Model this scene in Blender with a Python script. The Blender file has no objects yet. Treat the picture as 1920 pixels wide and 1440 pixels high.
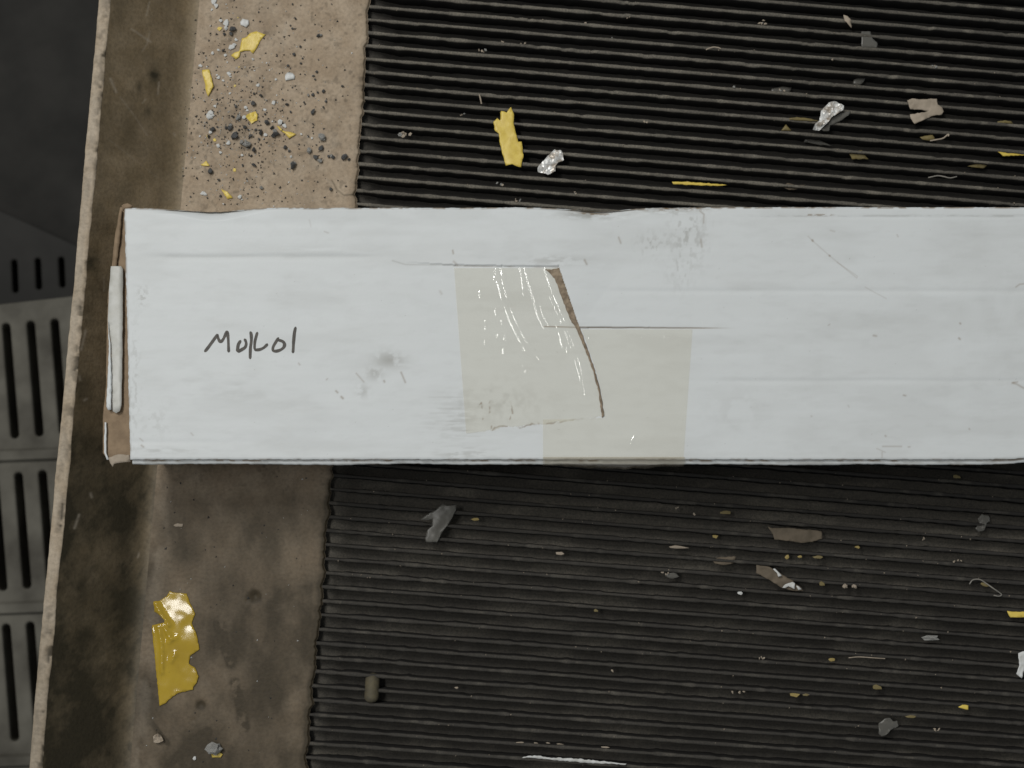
import bpy, bmesh, math, random
import numpy as np
from mathutils import Vector
from mathutils.geometry import delaunay_2d_cdt

random.seed(11)
rng = np.random.default_rng(11)
scene = bpy.context.scene
col = scene.collection

# ------------------------------------------------------------------ camera
FPX = 2700.0                      # focal length in photograph pixels (1920 wide)
TILT = math.radians(6.0)
ZTOP = 0.048                      # height of the carton's top above the rib tops
DIST = 0.54
CAM = (0.0, -DIST * math.sin(TILT), ZTOP + DIST * math.cos(TILT))
cam_data = bpy.data.cameras.new('camera')
cam = bpy.data.objects.new('camera', cam_data)
col.objects.link(cam)
cam.location = CAM
cam.rotation_euler = (TILT, 0, 0)
cam_data.sensor_width = 36.0
cam_data.lens = FPX / 1920.0 * 36.0
cam_data.clip_start = 0.01
cam_data.clip_end = 50.0
cam_data.dof.use_dof = True
cam_data.dof.focus_distance = 0.555
cam_data.dof.aperture_fstop = 15.0
scene.camera = cam

# ------------------------------------------------------------------ light
world = bpy.data.worlds.new('World')
scene.world = world
world.use_nodes = True
bgn = world.node_tree.nodes['Background']
bgn.inputs['Color'].default_value = (0.92, 0.97, 1.0, 1)
bgn.inputs['Strength'].default_value = 0.20
key_data = bpy.data.lights.new('overhead_light', 'AREA')
key_data.shape = 'RECTANGLE'
key_data.size = 0.34
key_data.size_y = 0.8
key_data.energy = 24.8
key_data.color = (1.0, 0.985, 0.95)
key = bpy.data.objects.new('overhead_light', key_data)
col.objects.link(key)
key.location = (-0.80, 0.98, 2.0)
key.rotation_euler = (math.radians(-25.0), math.radians(-22.0), math.radians(8.0))
glint_light_data = bpy.data.lights.new('overhead_light', 'AREA')          # added light for glints on the tape wrinkles, with some fill
glint_light_data.shape = 'RECTANGLE'
glint_light_data.size = 0.20
glint_light_data.size_y = 0.50
glint_light_data.energy = 6.6
glint_light_data.color = (1.0, 0.985, 0.95)
glint_light = bpy.data.objects.new('overhead_light', glint_light_data)
col.objects.link(glint_light)
glint_light.location = (-0.66, 0.10, 2.0)
glint_light.rotation_euler = (0.0, math.radians(-19.0), math.radians(8.0))
scene.view_settings.view_transform = 'Standard'
scene.view_settings.look = 'None'
scene.view_settings.exposure = 0.0
scene.view_settings.gamma = 1.0


# ------------------------------------------------------------------ helpers
def at(px, py, Z):
    """Pixel of the photograph -> point on the level plane z = Z."""
    px = np.asarray(px, float); py = np.asarray(py, float)
    vx = (px - 960) / FPX; vy = (720 - py) / FPX
    y = vy * math.cos(TILT) + math.sin(TILT)
    z = vy * math.sin(TILT) - math.cos(TILT)
    t = (Z - CAM[2]) / z
    return CAM[0] + t * vx, CAM[1] + t * y


def hash2(i, j, seed):
    n = (i.astype(np.int64) * 374761393 + j.astype(np.int64) * 668265263 + seed * 1442695041) & 0x7fffffff
    n = ((n ^ (n >> 13)) * 1274126177) & 0x7fffffff
    return ((n ^ (n >> 16)) & 0xffff) / 65535.0


def vnoise(x, y, seed=0):
    x = np.asarray(x, float); y = np.asarray(y, float)
    i = np.floor(x); j = np.floor(y)
    fx = x - i; fy = y - j
    fx = fx * fx * (3 - 2 * fx); fy = fy * fy * (3 - 2 * fy)
    a = hash2(i, j, seed); b = hash2(i + 1, j, seed)
    c = hash2(i, j + 1, seed); d = hash2(i + 1, j + 1, seed)
    return (a * (1 - fx) + b * fx) * (1 - fy) + (c * (1 - fx) + d * fx) * fy


def fbm(x, y, seed=0, oct=4):
    s = 0.0; a = 0.5; t = 0.0
    for k in range(oct):
        s = s + a * vnoise(x, y, seed + 17 * k); t += a
        x = x * 2.03 + 5.1; y = y * 2.03 + 1.7; a *= 0.5
    return s / t


def sstep(a, b, x):
    t = np.clip((x - a) / (b - a), 0, 1)
    return t * t * (3 - 2 * t)


def gauss(d, s):
    return np.exp(-(d / s) ** 2)


def seg_dist(X, Y, pts):
    best = np.full(np.shape(X), 1e9)
    for (x0, y0), (x1, y1) in zip(pts[:-1], pts[1:]):
        dx, dy = x1 - x0, y1 - y0
        t = np.clip(((X - x0) * dx + (Y - y0) * dy) / (dx * dx + dy * dy + 1e-9), 0, 1)
        best = np.minimum(best, np.hypot(X - x0 - t * dx, Y - y0 - t * dy))
    return best


def new_obj(name, mesh, parent=None):
    o = bpy.data.objects.new(name, mesh)
    col.objects.link(o)
    o.parent = parent
    return o


def empty(name, loc=(0, 0, 0)):
    o = bpy.data.objects.new(name, None)
    col.objects.link(o)
    o.location = loc
    o.empty_display_size = 0.01
    return o


def tag(o, label, cat=None, group=None, kind=None):
    o['label'] = label
    if cat: o['category'] = cat
    if group: o['group'] = group
    if kind: o['kind'] = kind
    return o


def mesh_from(name, V, F, mats, smooth=True, mat_idx=None, attrs=None):
    me = bpy.data.meshes.new(name)
    V = np.asarray(V, np.float32)
    if isinstance(F, np.ndarray):
        n, k = F.shape
        me.vertices.add(len(V)); me.vertices.foreach_set('co', V.ravel())
        me.loops.add(n * k); me.loops.foreach_set('vertex_index', F.ravel().astype(np.int32))
        me.polygons.add(n)
        me.polygons.foreach_set('loop_start', (np.arange(n) * k).astype(np.int32))
        me.polygons.foreach_set('loop_total', np.full(n, k, np.int32))
        me.update(calc_edges=True)
    else:
        me.from_pydata([tuple(map(float, v)) for v in V], [], F)
    for m in mats: me.materials.append(m)
    me.polygons.foreach_set('use_smooth', np.full(len(me.polygons), smooth))
    if mat_idx is not None:
        me.polygons.foreach_set('material_index', np.asarray(mat_idx, np.int32))
    if attrs:
        for k, v in attrs.items():
            a = me.attributes.new(k, 'FLOAT', 'POINT')
            a.data.foreach_set('value', np.asarray(v, np.float32).ravel())
    me.validate()
    me.update()
    return me


def grid_faces(nu, nv):
    """faces of a vertex grid [nv rows][nu columns]; row-major."""
    i, j = np.meshgrid(np.arange(nu - 1), np.arange(nv - 1))
    a = (j * nu + i).ravel()
    return np.stack([a, a + 1, a + 1 + nu, a + nu], 1)


# ------------------------------------------------------------------ materials
def mat_new(name):
    m = bpy.data.materials.new(name)
    m.use_nodes = True
    nt = m.node_tree
    b = nt.nodes['Principled BSDF']
    return m, nt, b


def N(nt, typ, **kw):
    n = nt.nodes.new(typ)
    for k, v in kw.items(): setattr(n, k, v)
    return n


def mixc(nt, fac, a, b):
    n = N(nt, 'ShaderNodeMix', data_type='RGBA')
    for sock, val in ((n.inputs[0], fac), (n.inputs[6], a), (n.inputs[7], b)):
        if hasattr(val, 'is_output'): nt.links.new(val, sock)
        elif isinstance(val, tuple): sock.default_value = (*val, 1)
        else: sock.default_value = val
    return n.outputs[2]


def attr(nt, name):
    n = N(nt, 'ShaderNodeAttribute', attribute_name=name)
    return n.outputs['Fac']


def noise(nt, scale, detail=4, rough=0.55, vec=None):
    n = N(nt, 'ShaderNodeTexNoise')
    n.inputs['Scale'].default_value = scale
    n.inputs['Detail'].default_value = detail
    n.inputs['Roughness'].default_value = rough
    if vec is None:
        tc = N(nt, 'ShaderNodeTexCoord'); vec = tc.outputs['Object']
    nt.links.new(vec, n.inputs['Vector'])
    return n.outputs['Fac']


def ramp(nt, val, a, b):
    n = N(nt, 'ShaderNodeMapRange')
    n.inputs['From Min'].default_value = a; n.inputs['From Max'].default_value = b
    nt.links.new(val, n.inputs['Value'])
    return n.outputs['Result']


def bump(nt, b, height, strength, dist):
    n = N(nt, 'ShaderNodeBump')
    n.inputs['Strength'].default_value = strength
    n.inputs['Distance'].default_value = dist
    nt.links.new(height, n.inputs['Height'])
    nt.links.new(n.outputs['Normal'], b.inputs['Normal'])


def simple(name, c1, c2, scale=600, rough=0.6, bstr=0.3, bdist=0.0003, metallic=0.0, lo=0.35, hi=0.65):
    m, nt, b = mat_new(name)
    f = noise(nt, scale)
    nt.links.new(mixc(nt, ramp(nt, f, lo, hi), c1, c2), b.inputs['Base Color'])
    b.inputs['Roughness'].default_value = rough
    b.inputs['Metallic'].default_value = metallic
    if bstr: bump(nt, b, noise(nt, scale * 2.5), bstr, bdist)
    return m


def dull(m, v):
    m.node_tree.nodes['Principled BSDF'].inputs['Specular IOR Level'].default_value = v
    return m


def mat_board():
    m, nt, b = mat_new('white_board')
    tc = N(nt, 'ShaderNodeTexCoord')
    mp = N(nt, 'ShaderNodeMapping'); mp.inputs['Scale'].default_value = (10, 260, 10)
    nt.links.new(tc.outputs['Object'], mp.inputs['Vector'])
    streak = noise(nt, 1.0, 4, 0.6, mp.outputs['Vector'])
    c = mixc(nt, ramp(nt, streak, 0.35, 0.75), (0.700, 0.729, 0.734), (0.684, 0.711, 0.713))
    c = mixc(nt, attr(nt, 'stain'), c, (0.30, 0.295, 0.265))
    c = mixc(nt, attr(nt, 'kraft'), c, (0.23, 0.165, 0.10))
    nt.links.new(c, b.inputs['Base Color'])
    b.inputs['Roughness'].default_value = 0.5
    b.inputs['Specular IOR Level'].default_value = 0.35
    bump(nt, b, noise(nt, 900, 3), 0.12, 0.0003)
    return m


def mat_metal(name, base, pale, dark):
    """painted steel, dirty: 'dirt' darkens, 'wear' shows pale scuffed paint."""
    m, nt, b = mat_new(name)
    f = noise(nt, 90, 6, 0.65)
    f2 = noise(nt, 700, 4, 0.6)
    c = mixc(nt, ramp(nt, f, 0.38, 0.68), base, pale)
    c = mixc(nt, attr(nt, 'dirt'), c, dark)
    c = mixc(nt, attr(nt, 'wear'), c, (0.43, 0.37, 0.29))
    mul = N(nt, 'ShaderNodeMix', data_type='RGBA', blend_type='MULTIPLY')
    mul.inputs[0].default_value = 0.28
    nt.links.new(c, mul.inputs[6])
    g = N(nt, 'ShaderNodeCombineColor')
    r = ramp(nt, f2, 0.25, 0.6)
    for s in g.inputs: nt.links.new(r, s)
    nt.links.new(g.outputs[0], mul.inputs[7])
    nt.links.new(mul.outputs[2], b.inputs['Base Color'])
    b.inputs['Roughness'].default_value = 0.62
    b.inputs['Specular IOR Level'].default_value = 0.3
    bump(nt, b, f2, 0.35, 0.0004)
    return m


def mat_rubber():
    m, nt, b = mat_new('black_ribbed_rubber')
    d = attr(nt, 'dust_shade')
    sp = ramp(nt, noise(nt, 1500, 3), 0.3, 0.75)
    dc = mixc(nt, sp, (0.105, 0.10, 0.086), (0.24, 0.215, 0.175))
    nt.links.new(mixc(nt, d, (0.027, 0.0258, 0.0248), dc), b.inputs['Base Color'])
    b.inputs['Roughness'].default_value = 0.75
    b.inputs['Specular IOR Level'].default_value = 0.08
    bump(nt, b, noise(nt, 1200, 3), 0.3, 0.0003)
    return m


def mat_film(name, tint, rough=0.12, haze=0.10, hazecol=(0.6, 0.57, 0.46)):
    m, nt, b = mat_new(name)
    nt.nodes.remove(b)
    out = nt.nodes['Material Output']
    tr = N(nt, 'ShaderNodeBsdfTransparent'); tr.inputs[0].default_value = (*tint, 1)
    df = N(nt, 'ShaderNodeBsdfDiffuse'); df.inputs[0].default_value = (*hazecol, 1)
    gl = N(nt, 'ShaderNodeBsdfGlossy'); gl.inputs['Roughness'].default_value = rough
    m1 = N(nt, 'ShaderNodeMixShader'); m1.inputs[0].default_value = haze
    nt.links.new(tr.outputs[0], m1.inputs[1]); nt.links.new(df.outputs[0], m1.inputs[2])
    lw = N(nt, 'ShaderNodeLayerWeight'); lw.inputs['Blend'].default_value = 0.25
    fr = N(nt, 'ShaderNodeMapRange'); fr.inputs['To Min'].default_value = 0.036; fr.inputs['To Max'].default_value = 0.6
    nt.links.new(lw.outputs['Facing'], fr.inputs['Value'])
    m2 = N(nt, 'ShaderNodeMixShader')
    nt.links.new(fr.outputs[0], m2.inputs[0])
    nt.links.new(m1.outputs[0], m2.inputs[1]); nt.links.new(gl.outputs[0], m2.inputs[2])
    nt.links.new(m2.outputs[0], out.inputs['Surface'])
    return m


M = {}
M['board'] = mat_board()
M['kraft'] = simple('kraft_board', (0.30, 0.215, 0.135), (0.22, 0.155, 0.095), 260, 0.8)
M['kraft_edge'] = simple('kraft_edge', (0.35, 0.275, 0.195), (0.17, 0.13, 0.09), 500, 0.85)
M['tab'] = simple('white_tab_paper', (0.62, 0.62, 0.585), (0.52, 0.515, 0.47), 220, 0.55, 0.1)
M['ink'] = simple('marker_ink', (0.024, 0.020, 0.015), (0.060, 0.050, 0.037), 900, 0.5, 0.0)
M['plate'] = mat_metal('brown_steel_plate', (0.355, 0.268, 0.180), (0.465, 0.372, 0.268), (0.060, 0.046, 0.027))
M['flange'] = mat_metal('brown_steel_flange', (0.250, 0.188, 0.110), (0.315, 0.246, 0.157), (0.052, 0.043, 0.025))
M['rim'] = mat_metal('worn_steel_rim', (0.43, 0.345, 0.245), (0.56, 0.47, 0.36), (0.085, 0.070, 0.048))
M['rubber'] = mat_rubber()
M['tape'] = mat_film('clear_tape', (1.0, 0.990, 0.962), 0.055, 0.13, (0.97, 0.93, 0.80))
M['tape_wrap'] = mat_film('clear_tape_folded', (0.95, 0.92, 0.86), 0.08, 0.14, (0.42, 0.36, 0.27))
M['greyfilm'] = mat_film('grey_film', (0.62, 0.62, 0.60), 0.35, 0.45, (0.20, 0.19, 0.165))
M['yellow'] = simple('yellow_flake', (0.76, 0.58, 0.115), (0.66, 0.485, 0.085), 420, 0.40, 0.25)
M['yellow_gloss'] = simple('yellow_glossy_film', (0.47, 0.325, 0.034), (0.40, 0.27, 0.028), 90, 0.09, 0.0)
M['olive'] = simple('dull_yellow_flake', (0.20, 0.155, 0.055), (0.14, 0.11, 0.045), 300, 0.6, 0.2)
M['yellow_dull'] = simple('dusty_yellow_flake', (0.40, 0.295, 0.075), (0.22, 0.17, 0.07), 900, 0.6, 0.3)
M['white'] = simple('white_chip', (0.70, 0.71, 0.70), (0.50, 0.50, 0.47), 500, 0.55, 0.3)
M['crumb'] = simple('black_rubber_crumb', (0.030, 0.031, 0.033), (0.085, 0.085, 0.082), 700, 0.6, 0.4)
M['grey_crumb'] = simple('grey_crumb', (0.10, 0.098, 0.09), (0.40, 0.395, 0.37), 900, 0.6, 0.4, lo=0.4, hi=0.6)
M['tan'] = simple('tan_paper', (0.40, 0.335, 0.26), (0.30, 0.25, 0.19), 250, 0.75, 0.3)
M['dulltan'] = simple('dull_brown_paper', (0.15, 0.118, 0.082), (0.105, 0.083, 0.056), 250, 0.75, 0.3)
M['foil'] = simple('crumpled_foil', (0.78, 0.78, 0.76), (0.45, 0.40, 0.34), 420, 0.35, 0.4, metallic=0.25, lo=0.45, hi=0.6)
M['floor'] = simple('dark_floor_paint', (0.018, 0.0175, 0.016), (0.032, 0.0305, 0.0275), 22, 0.7, 0.2)
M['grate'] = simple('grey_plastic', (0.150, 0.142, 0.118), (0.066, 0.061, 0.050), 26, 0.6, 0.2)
M['grate_shaded'] = simple('shaded_grey_plastic', (0.030, 0.029, 0.0265), (0.021, 0.0205, 0.019), 24, 0.6, 0.2)  # grate plastic again, with the step's shadow painted into the colour
for k_ in ('floor', 'grate_shaded', 'grate'): dull(M[k_], .12)
M['peg'] = simple('dusty_peg', (0.105, 0.088, 0.05), (0.065, 0.056, 0.036), 300, 0.75, 0.3)
M['wire'] = simple('thin_wire', (0.30, 0.28, 0.24), (0.18, 0.17, 0.15), 300, 0.4, 0.0)

# ------------------------------------------------------------------ floor and grate far below
ZG = -0.26


def flat_with_slots(name, outline, slots, Z, thick, mat, bevel=0.0012):
    cu = bpy.data.curves.new(name, 'CURVE')
    cu.dimensions = '2D'; cu.fill_mode = 'BOTH'
    cu.extrude = thick / 2 - bevel; cu.bevel_depth = bevel; cu.bevel_resolution = 1

    def spline(pts):
        s = cu.splines.new('POLY'); s.points.add(len(pts) - 1)
        for p, q in zip(s.points, pts): p.co = (q[0], q[1], 0, 1)
        s.use_cyclic_u = True
    spline([tuple(map(float, at(x, y, Z))) for x, y in outline])
    for (x0, y0, x1, y1, w) in slots:
        a = Vector(tuple(map(float, at(x0, y0, Z)))); b_ = Vector(tuple(map(float, at(x1, y1, Z))))
        r = w * 0.5 * (CAM[2] - Z) / FPX
        d = (b_ - a).normalized(); th = math.atan2(d.y, d.x)
        pts = []
        for k in range(9):
            t = th + math.pi / 2 + math.pi * k / 8
            pts.append((a.x + d.x * r + r * math.cos(t), a.y + d.y * r + r * math.sin(t)))
        for k in range(9):
            t = th - math.pi / 2 + math.pi * k / 8
            pts.append((b_.x - d.x * r + r * math.cos(t), b_.y - d.y * r + r * math.sin(t)))
        spline(pts)
    tmp = bpy.data.objects.new('tmp_curve', cu)
    col.objects.link(tmp)
    dg = bpy.context.evaluated_depsgraph_get(); dg.update()
    me = bpy.data.meshes.new_from_object(tmp.evaluated_get(dg))
    bpy.data.objects.remove(tmp); bpy.data.curves.remove(cu)
    me.name = name
    for v in me.vertices: v.co.z += Z - thick / 2
    me.materials.clear(); me.materials.append(mat)
    me.polygons.foreach_set('use_smooth', np.zeros(len(me.polygons), bool))
    return me


fl = mesh_from('floor', [(-1.2, -1.0, -0.33), (1.2, -1.0, -0.33), (1.2, 1.0, -0.33), (-1.2, 1.0, -0.33)], [[0, 1, 2, 3]], [M['floor']])
tag(new_obj('floor', fl), 'dark painted floor far below the steel lip', kind='structure')
grate = empty('plastic_grate', (*map(float, at(40, 1000, ZG)), ZG))
tag(grate, 'grey slotted plastic floor grate beyond the worn steel lip', 'grate')
slots = []
for row, (xs, y0, y1) in enumerate([((-38, 10, 56, 101, 146), 598, 822), ((-58, -12, 33, 78, 123), 882, 1108),
                                    ((-80, -35, 10, 55, 100), 1166, 1394), ((-100, -57, -12, 33, 78), 1452, 1680)]):
    for i, x in enumerate(xs):
        slots.append((x, y0 - 4 * (i - 2), x + 18, y1 - 4 * (i - 2), 23))
g1 = flat_with_slots('top_panel', [(-400, 618), (250, 546), (250, 1900), (-400, 1900)], slots, ZG, 0.018, M['grate'])
o = new_obj('top_panel', g1); o.parent = grate; o.matrix_parent_inverse = grate.matrix_world.inverted() if False else o.matrix_parent_inverse
for v in g1.vertices: v.co -= Vector(grate.location)
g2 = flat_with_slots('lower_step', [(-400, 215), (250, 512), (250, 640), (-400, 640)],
                     [(-20, 488, -17, 556, 17), (26, 484, 29, 552, 17), (70, 481, 73, 546, 17), (114, 479, 117, 542, 17)], ZG - 0.045, 0.012, M['grate_shaded'])
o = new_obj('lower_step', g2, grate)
for v in g2.vertices: v.co -= Vector(grate.location)
for yb_ in (852, 1138, 1424):
    q = [at(-400, yb_ + 18 + dy, ZG) for dy in (-13, 13)] + [at(250, yb_ - 6 + dy, ZG) for dy in (13, -13)]
    inner = [at(-400, yb_ + 18 + dy, ZG) for dy in (-8, 8)] + [at(250, yb_ - 6 + dy, ZG) for dy in (8, -8)]
    vq = [(float(p[0]), float(p[1]), ZG + .0002) for p in q] + [(float(p[0]), float(p[1]), ZG + .0030) for p in inner]
    cb = mesh_from('cross_bar', np.array(vq) - np.array(grate.location), [[4, 5, 6, 7], [0, 1, 5, 4], [1, 2, 6, 5], [2, 3, 7, 6], [3, 0, 4, 7]], [M['grate']], smooth=False)
    new_obj('cross_bar', cb, grate)
q = [at(-400, 640, ZG), at(250, 600, ZG), at(250, 1900, ZG), at(-400, 1900, ZG)]
vq = [(float(p[0]), float(p[1]), ZG - .034) for p in q]
new_obj('bottom_sheet', mesh_from('bottom_sheet', np.array(vq) - np.array(grate.location), [[3, 2, 1, 0]], [M['grate']], smooth=False), grate)
# ------------------------------------------------------------------ brown steel bench edge: plate, rising flange, worn rim
ZP = 0.0012
ZR = 0.034
tray = empty('steel_edge', (*map(float, at(350, 700, 0)), 0))
tag(tray, 'dirty brown steel edge plate with a raised worn lip along the ribbed mat', 'steel plate')
T0 = np.array(tray.location)
YA, YB = -70.0, 1520.0


def rim_in(y):   return 210 - 0.0905 * y + 7 * (fbm(y / 110., 0 * y, 3) - .5) + 2.2 * (fbm(y / 26., 0 * y, 4) - .5) - 22 * sstep(1000, 1300, y) * 0
def rim_out(y):  return 186 - 0.0915 * y + 4 * (fbm(y / 130., 0 * y, 5) - .5) + 1.6 * (fbm(y / 14., 0 * y, 6) - .5)
def crease(y):   return 368 - 0.0905 * y


def mat_edge(y):
    return 693 - 0.0690 * np.minimum(y, 390) - 0.0873 * np.maximum(y - 390, 0) + 9 * (fbm(y / 11., 0 * y, 8, 3) - .5) + 5 * (vnoise(y / 24.5, 0 * y, 9) - .5)


# plate
nu, nv = 300, 900
ys = np.linspace(YA, YB, nv)
U, Yp = np.meshgrid(np.linspace(0, 1, nu), ys)
Xp = (crease(Yp) + 6) * (1 - U) + mat_edge(Yp) * U
wx, wy = at(Xp, Yp, ZP)
wz = ZP + 0.0002 * (fbm(Xp / 60., Yp / 60., 20) - .5)
for (cx, cy, r, d) in [(478, 1118, 9, .0012), (377, 1322, 8, .0007), (362, 1350, 4, .0003), (463, 1126, 4, .0003)]:
    wz = wz - d * gauss(np.hypot(Xp - cx, Yp - cy), r)
wz = wz - 0.0012 * sstep(0.985, 1.0, U) ** 2
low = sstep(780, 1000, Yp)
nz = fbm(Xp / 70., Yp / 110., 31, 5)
dirt = 0.16 * sstep(.35, .8, fbm(Xp / 45., Yp / 80., 30, 5)) + low * (0.74 + 0.65 * (nz - .45))  # front part darkened: shade painted in, on top of real grime
dirt += 0.35 * gauss(seg_dist(Xp, Yp, [(498, 0), (503, 60)]), 16) * fbm(Xp / 15., Yp / 20., 33)
dirt += 0.85 * gauss(np.hypot(Xp - 478, Yp - 1118), 9) + 0.6 * gauss(np.hypot(Xp - 377, Yp - 1322), 8)
dirt += 0.55 * gauss(seg_dist(Xp, Yp, [(412, 1170), (420, 1210), (432, 1245)]), 7) * sstep(.25, .6, fbm(Xp / 9., Yp / 9., 34))
dirt += 0.6 * gauss(seg_dist(Xp, Yp, [(440, 1280), (450, 1320), (458, 1362)]), 8) * sstep(.25, .6, fbm(Xp / 9., Yp / 9., 35))
dirt += 0.4 * gauss(seg_dist(Xp, Yp, [(318, 1432), (352, 1402), (390, 1372)]), 6)
dirt += 0.7 * gauss(seg_dist(Xp, Yp, [(282, 1353), (300, 1375), (314, 1393)]), 3.5)
dirt += 0.35 * gauss(np.hypot((Xp - 540) / 60, (Yp - 1130) / 40), 1) * fbm(Xp / 20., Yp / 20., 36)
dirt += 0.22 * gauss(np.hypot((Xp - 440) / 75, (Yp - 235) / 45), 1) * sstep(.3, .7, fbm(Xp / 8., Yp / 8., 37))
dirt += 0.6 * sstep(0.62, 0.78, fbm(Xp / 9., Yp / 9., 38, 3)) * (1 - low) * 0.55
dirt += 0.35 * sstep(0.955, 1.0, U)
dirt += 0.6 * gauss(seg_dist(Xp, Yp, [(622, 338), (632, 356), (645, 366), (664, 365)]), 1.6)
wear = 0.5 * gauss(seg_dist(Xp, Yp, [(535, 45), (534, 70), (527, 95)]), 4.5) * sstep(.3, .7, fbm(Xp / 7., Yp / 12., 40))
wear += 0.35 * gauss(np.hypot((Xp - 600) / 55, (Yp - 285) / 45), 1) * sstep(.35, .7, fbm(Xp / 22., Yp / 22., 41))
wear += 0.18 * gauss(np.hypot((Xp - 575) / 30, (Yp - 370) / 20), 1)
wear += 0.20 * gauss((Xp - crease(Yp) - 22) / 16, 1) * sstep(.3, .6, fbm(Xp / 30., Yp / 50., 42)) * low
wear += 0.3 * gauss(seg_dist(Xp, Yp, [(612, 335), (622, 345)]), 3)
Vp = np.stack([wx, wy, wz], -1).reshape(-1, 3)
Fp = grid_faces(nu, nv)[:, ::-1]
# drop a skirt down the ragged right edge so the plate has thickness
edge_idx = np.arange(nv) * nu + nu - 1
sk = Vp[edge_idx].copy(); sk[:, 2] -= 0.0009; sk[:, 0] -= 0.0001
base = len(Vp)
Vp = np.vstack([Vp, sk])
si = np.arange(nv - 1)
Fs = np.stack([edge_idx[:-1], edge_idx[1:], base + si + 1, base + si], 1)[:, ::-1]
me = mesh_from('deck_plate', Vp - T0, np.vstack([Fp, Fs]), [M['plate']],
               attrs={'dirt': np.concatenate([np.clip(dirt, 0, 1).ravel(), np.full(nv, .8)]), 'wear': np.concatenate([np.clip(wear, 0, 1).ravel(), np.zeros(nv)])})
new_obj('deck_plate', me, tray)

# flange: rises from the plate to the rim
nu, nv = 90, 800
ys = np.linspace(YA, YB, nv)
U, Yp = np.meshgrid(np.linspace(0, 1, nu), ys)
x0, y0 = at(crease(Yp) + 6, Yp, ZP)      # foot
x1, y1 = at(rim_in(Yp), Yp, ZR)          # head
prof = np.where(U < .30, U * U / .30 * .5, U - .15) / .85        # soft bend at the foot
Wx = x0 * (1 - U) + x1 * U
Wy = y0 * (1 - U) + y1 * U
Wz = ZP + (ZR - ZP) * prof
Xi = (crease(Yp) + 6) * (1 - U) + rim_in(Yp) * U
Wz = Wz + 0.0006 * (fbm(Xi / 40., Yp / 70., 50) - .5) * np.minimum(1, 4 * U) * np.minimum(1, 4 * (1 - U))
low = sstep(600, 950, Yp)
dirt = 0.30 * sstep(.3, .75, fbm(Xi / 38., Yp / 60., 51, 5)) + low * (0.62 + 0.7 * (fbm(Xi / 55., Yp / 80., 52, 5) - .45))  # towards the front, shade is painted over the grime here too
for (cx, cy, rx, ry, a) in [(284, 138, 10, 14, .8), (256, 160, 5, 14, .5), (172, 492, 16, 22, .65), (272, 205, 6, 10, .4), (240, 265, 18, 60, .2),  # blot left of the carton end: the carton's shadow painted in
                            (150, 1290, 32, 70, .35), (130, 1380, 26, 40, .35), (120, 1220, 30, 30, .25), (240, 1260, 8, 16, .5), (243, 1400, 8, 8, .6), (120, 1000, 5, 20, .7)]:
    dirt += a * gauss(np.hypot((Xi - cx) / rx, (Yp - cy) / ry), 1) * (0.5 + fbm(Xi / 9., Yp / 9., 53))
dirt += 0.35 * sstep(.8, 1.0, U) * fbm(Xi / 6., Yp / 20., 54)
dirt += 0.14 * low * sstep(.45, .7, fbm((Xi + Yp * .8) / 14., (Yp - Xi * .6) / 26., 55, 5))
wear = np.zeros_like(U)
for pts, w, a in [([(243, 52), (278, 75)], 1.6, .7), ([(276, 55), (270, 80), (262, 92)], 1.5, .5), ([(275, 0), (270, 25)], 1.6, .6), ([(206, 147), (216, 172)], 2.0, .8),
                  ([(222, 180), (248, 215), (270, 250)], 1.3, .35), ([(292, 150), (290, 172)], 1.8, .6), ([(262, 190), (268, 182)], 1.5, .5), ([(160, 620), (152, 655)], 2.5, .7),
                  ([(146, 965), (138, 990)], 2.4, .7), ([(166, 925), (168, 932)], 2.5, .7), ([(157, 750), (160, 748)], 2.5, .6), ([(192, 520), (192, 545)], 1.3, .4),
                  ([(148, 705), (150, 712)], 2.5, .6), ([(253, 1045), (255, 1038)], 2.2, .5), ([(195, 255), (290, 330)], 1.2, .2), ([(320, 245), (322, 248)], 2.0, .5)]:
    wear += a * gauss(seg_dist(Xi, Yp, pts), w) * (0.5 + 0.7 * fbm(Xi / 4., Yp / 4., 56))
wear += 0.14 * gauss(U, .12)
me = mesh_from('flange', np.stack([Wx, Wy, Wz], -1).reshape(-1, 3) - T0, grid_faces(nu, nv), [M['flange']],
               attrs={'dirt': np.clip(dirt, 0, 1), 'wear': np.clip(wear, 0, 1)})
new_obj('flange', me, tray)

# rim: worn lip with rounded, chipped edges and an outer face going down
prof = [(1.03, -0.0010), (1.0, -.0001), (.93, .0003), (.72, .0004), (.5, .0004), (.28, .0004), (.08, .0003), (0, -.0002), (-.03, -.0015), (-.03, -.012), (-.03, -.05)]
nu, nv = len(prof), 1100
ys = np.linspace(YA, YB, nv)
Yp = np.repeat(ys[:, None], nu, 1)
U = np.repeat(np.array([p[0] for p in prof])[None], nv, 0)
H = np.repeat(np.array([p[1] for p in prof])[None], nv, 0)
Xi = rim_out(Yp) * (1 - U) + rim_in(Yp) * U
Wx, Wy = at(Xi, Yp, ZR)
chip = sstep(.60, .72, fbm(Yp / 34., U * 1.6, 60, 4)) * sstep(.35, .8, U)
Wz = ZR + H - 0.0007 * chip + 0.00022 * (fbm(Xi / 16., Yp / 40., 61) - .5)
dirt = 0.06 + 0.75 * chip + 0.6 * sstep(.5, .72, fbm(Xi / 10., Yp / 22., 62)) * U ** .5 + 0.35 * sstep(900, 1400, Yp) + 0.6 * (H < -.005)  # darker towards the front end and down the outer face
wear = 0.6 * gauss(U - .35, .28) * sstep(.35, .65, fbm(Xi / 20., Yp / 60., 63)) * (1 - .45 * sstep(800, 1300, Yp))
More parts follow.
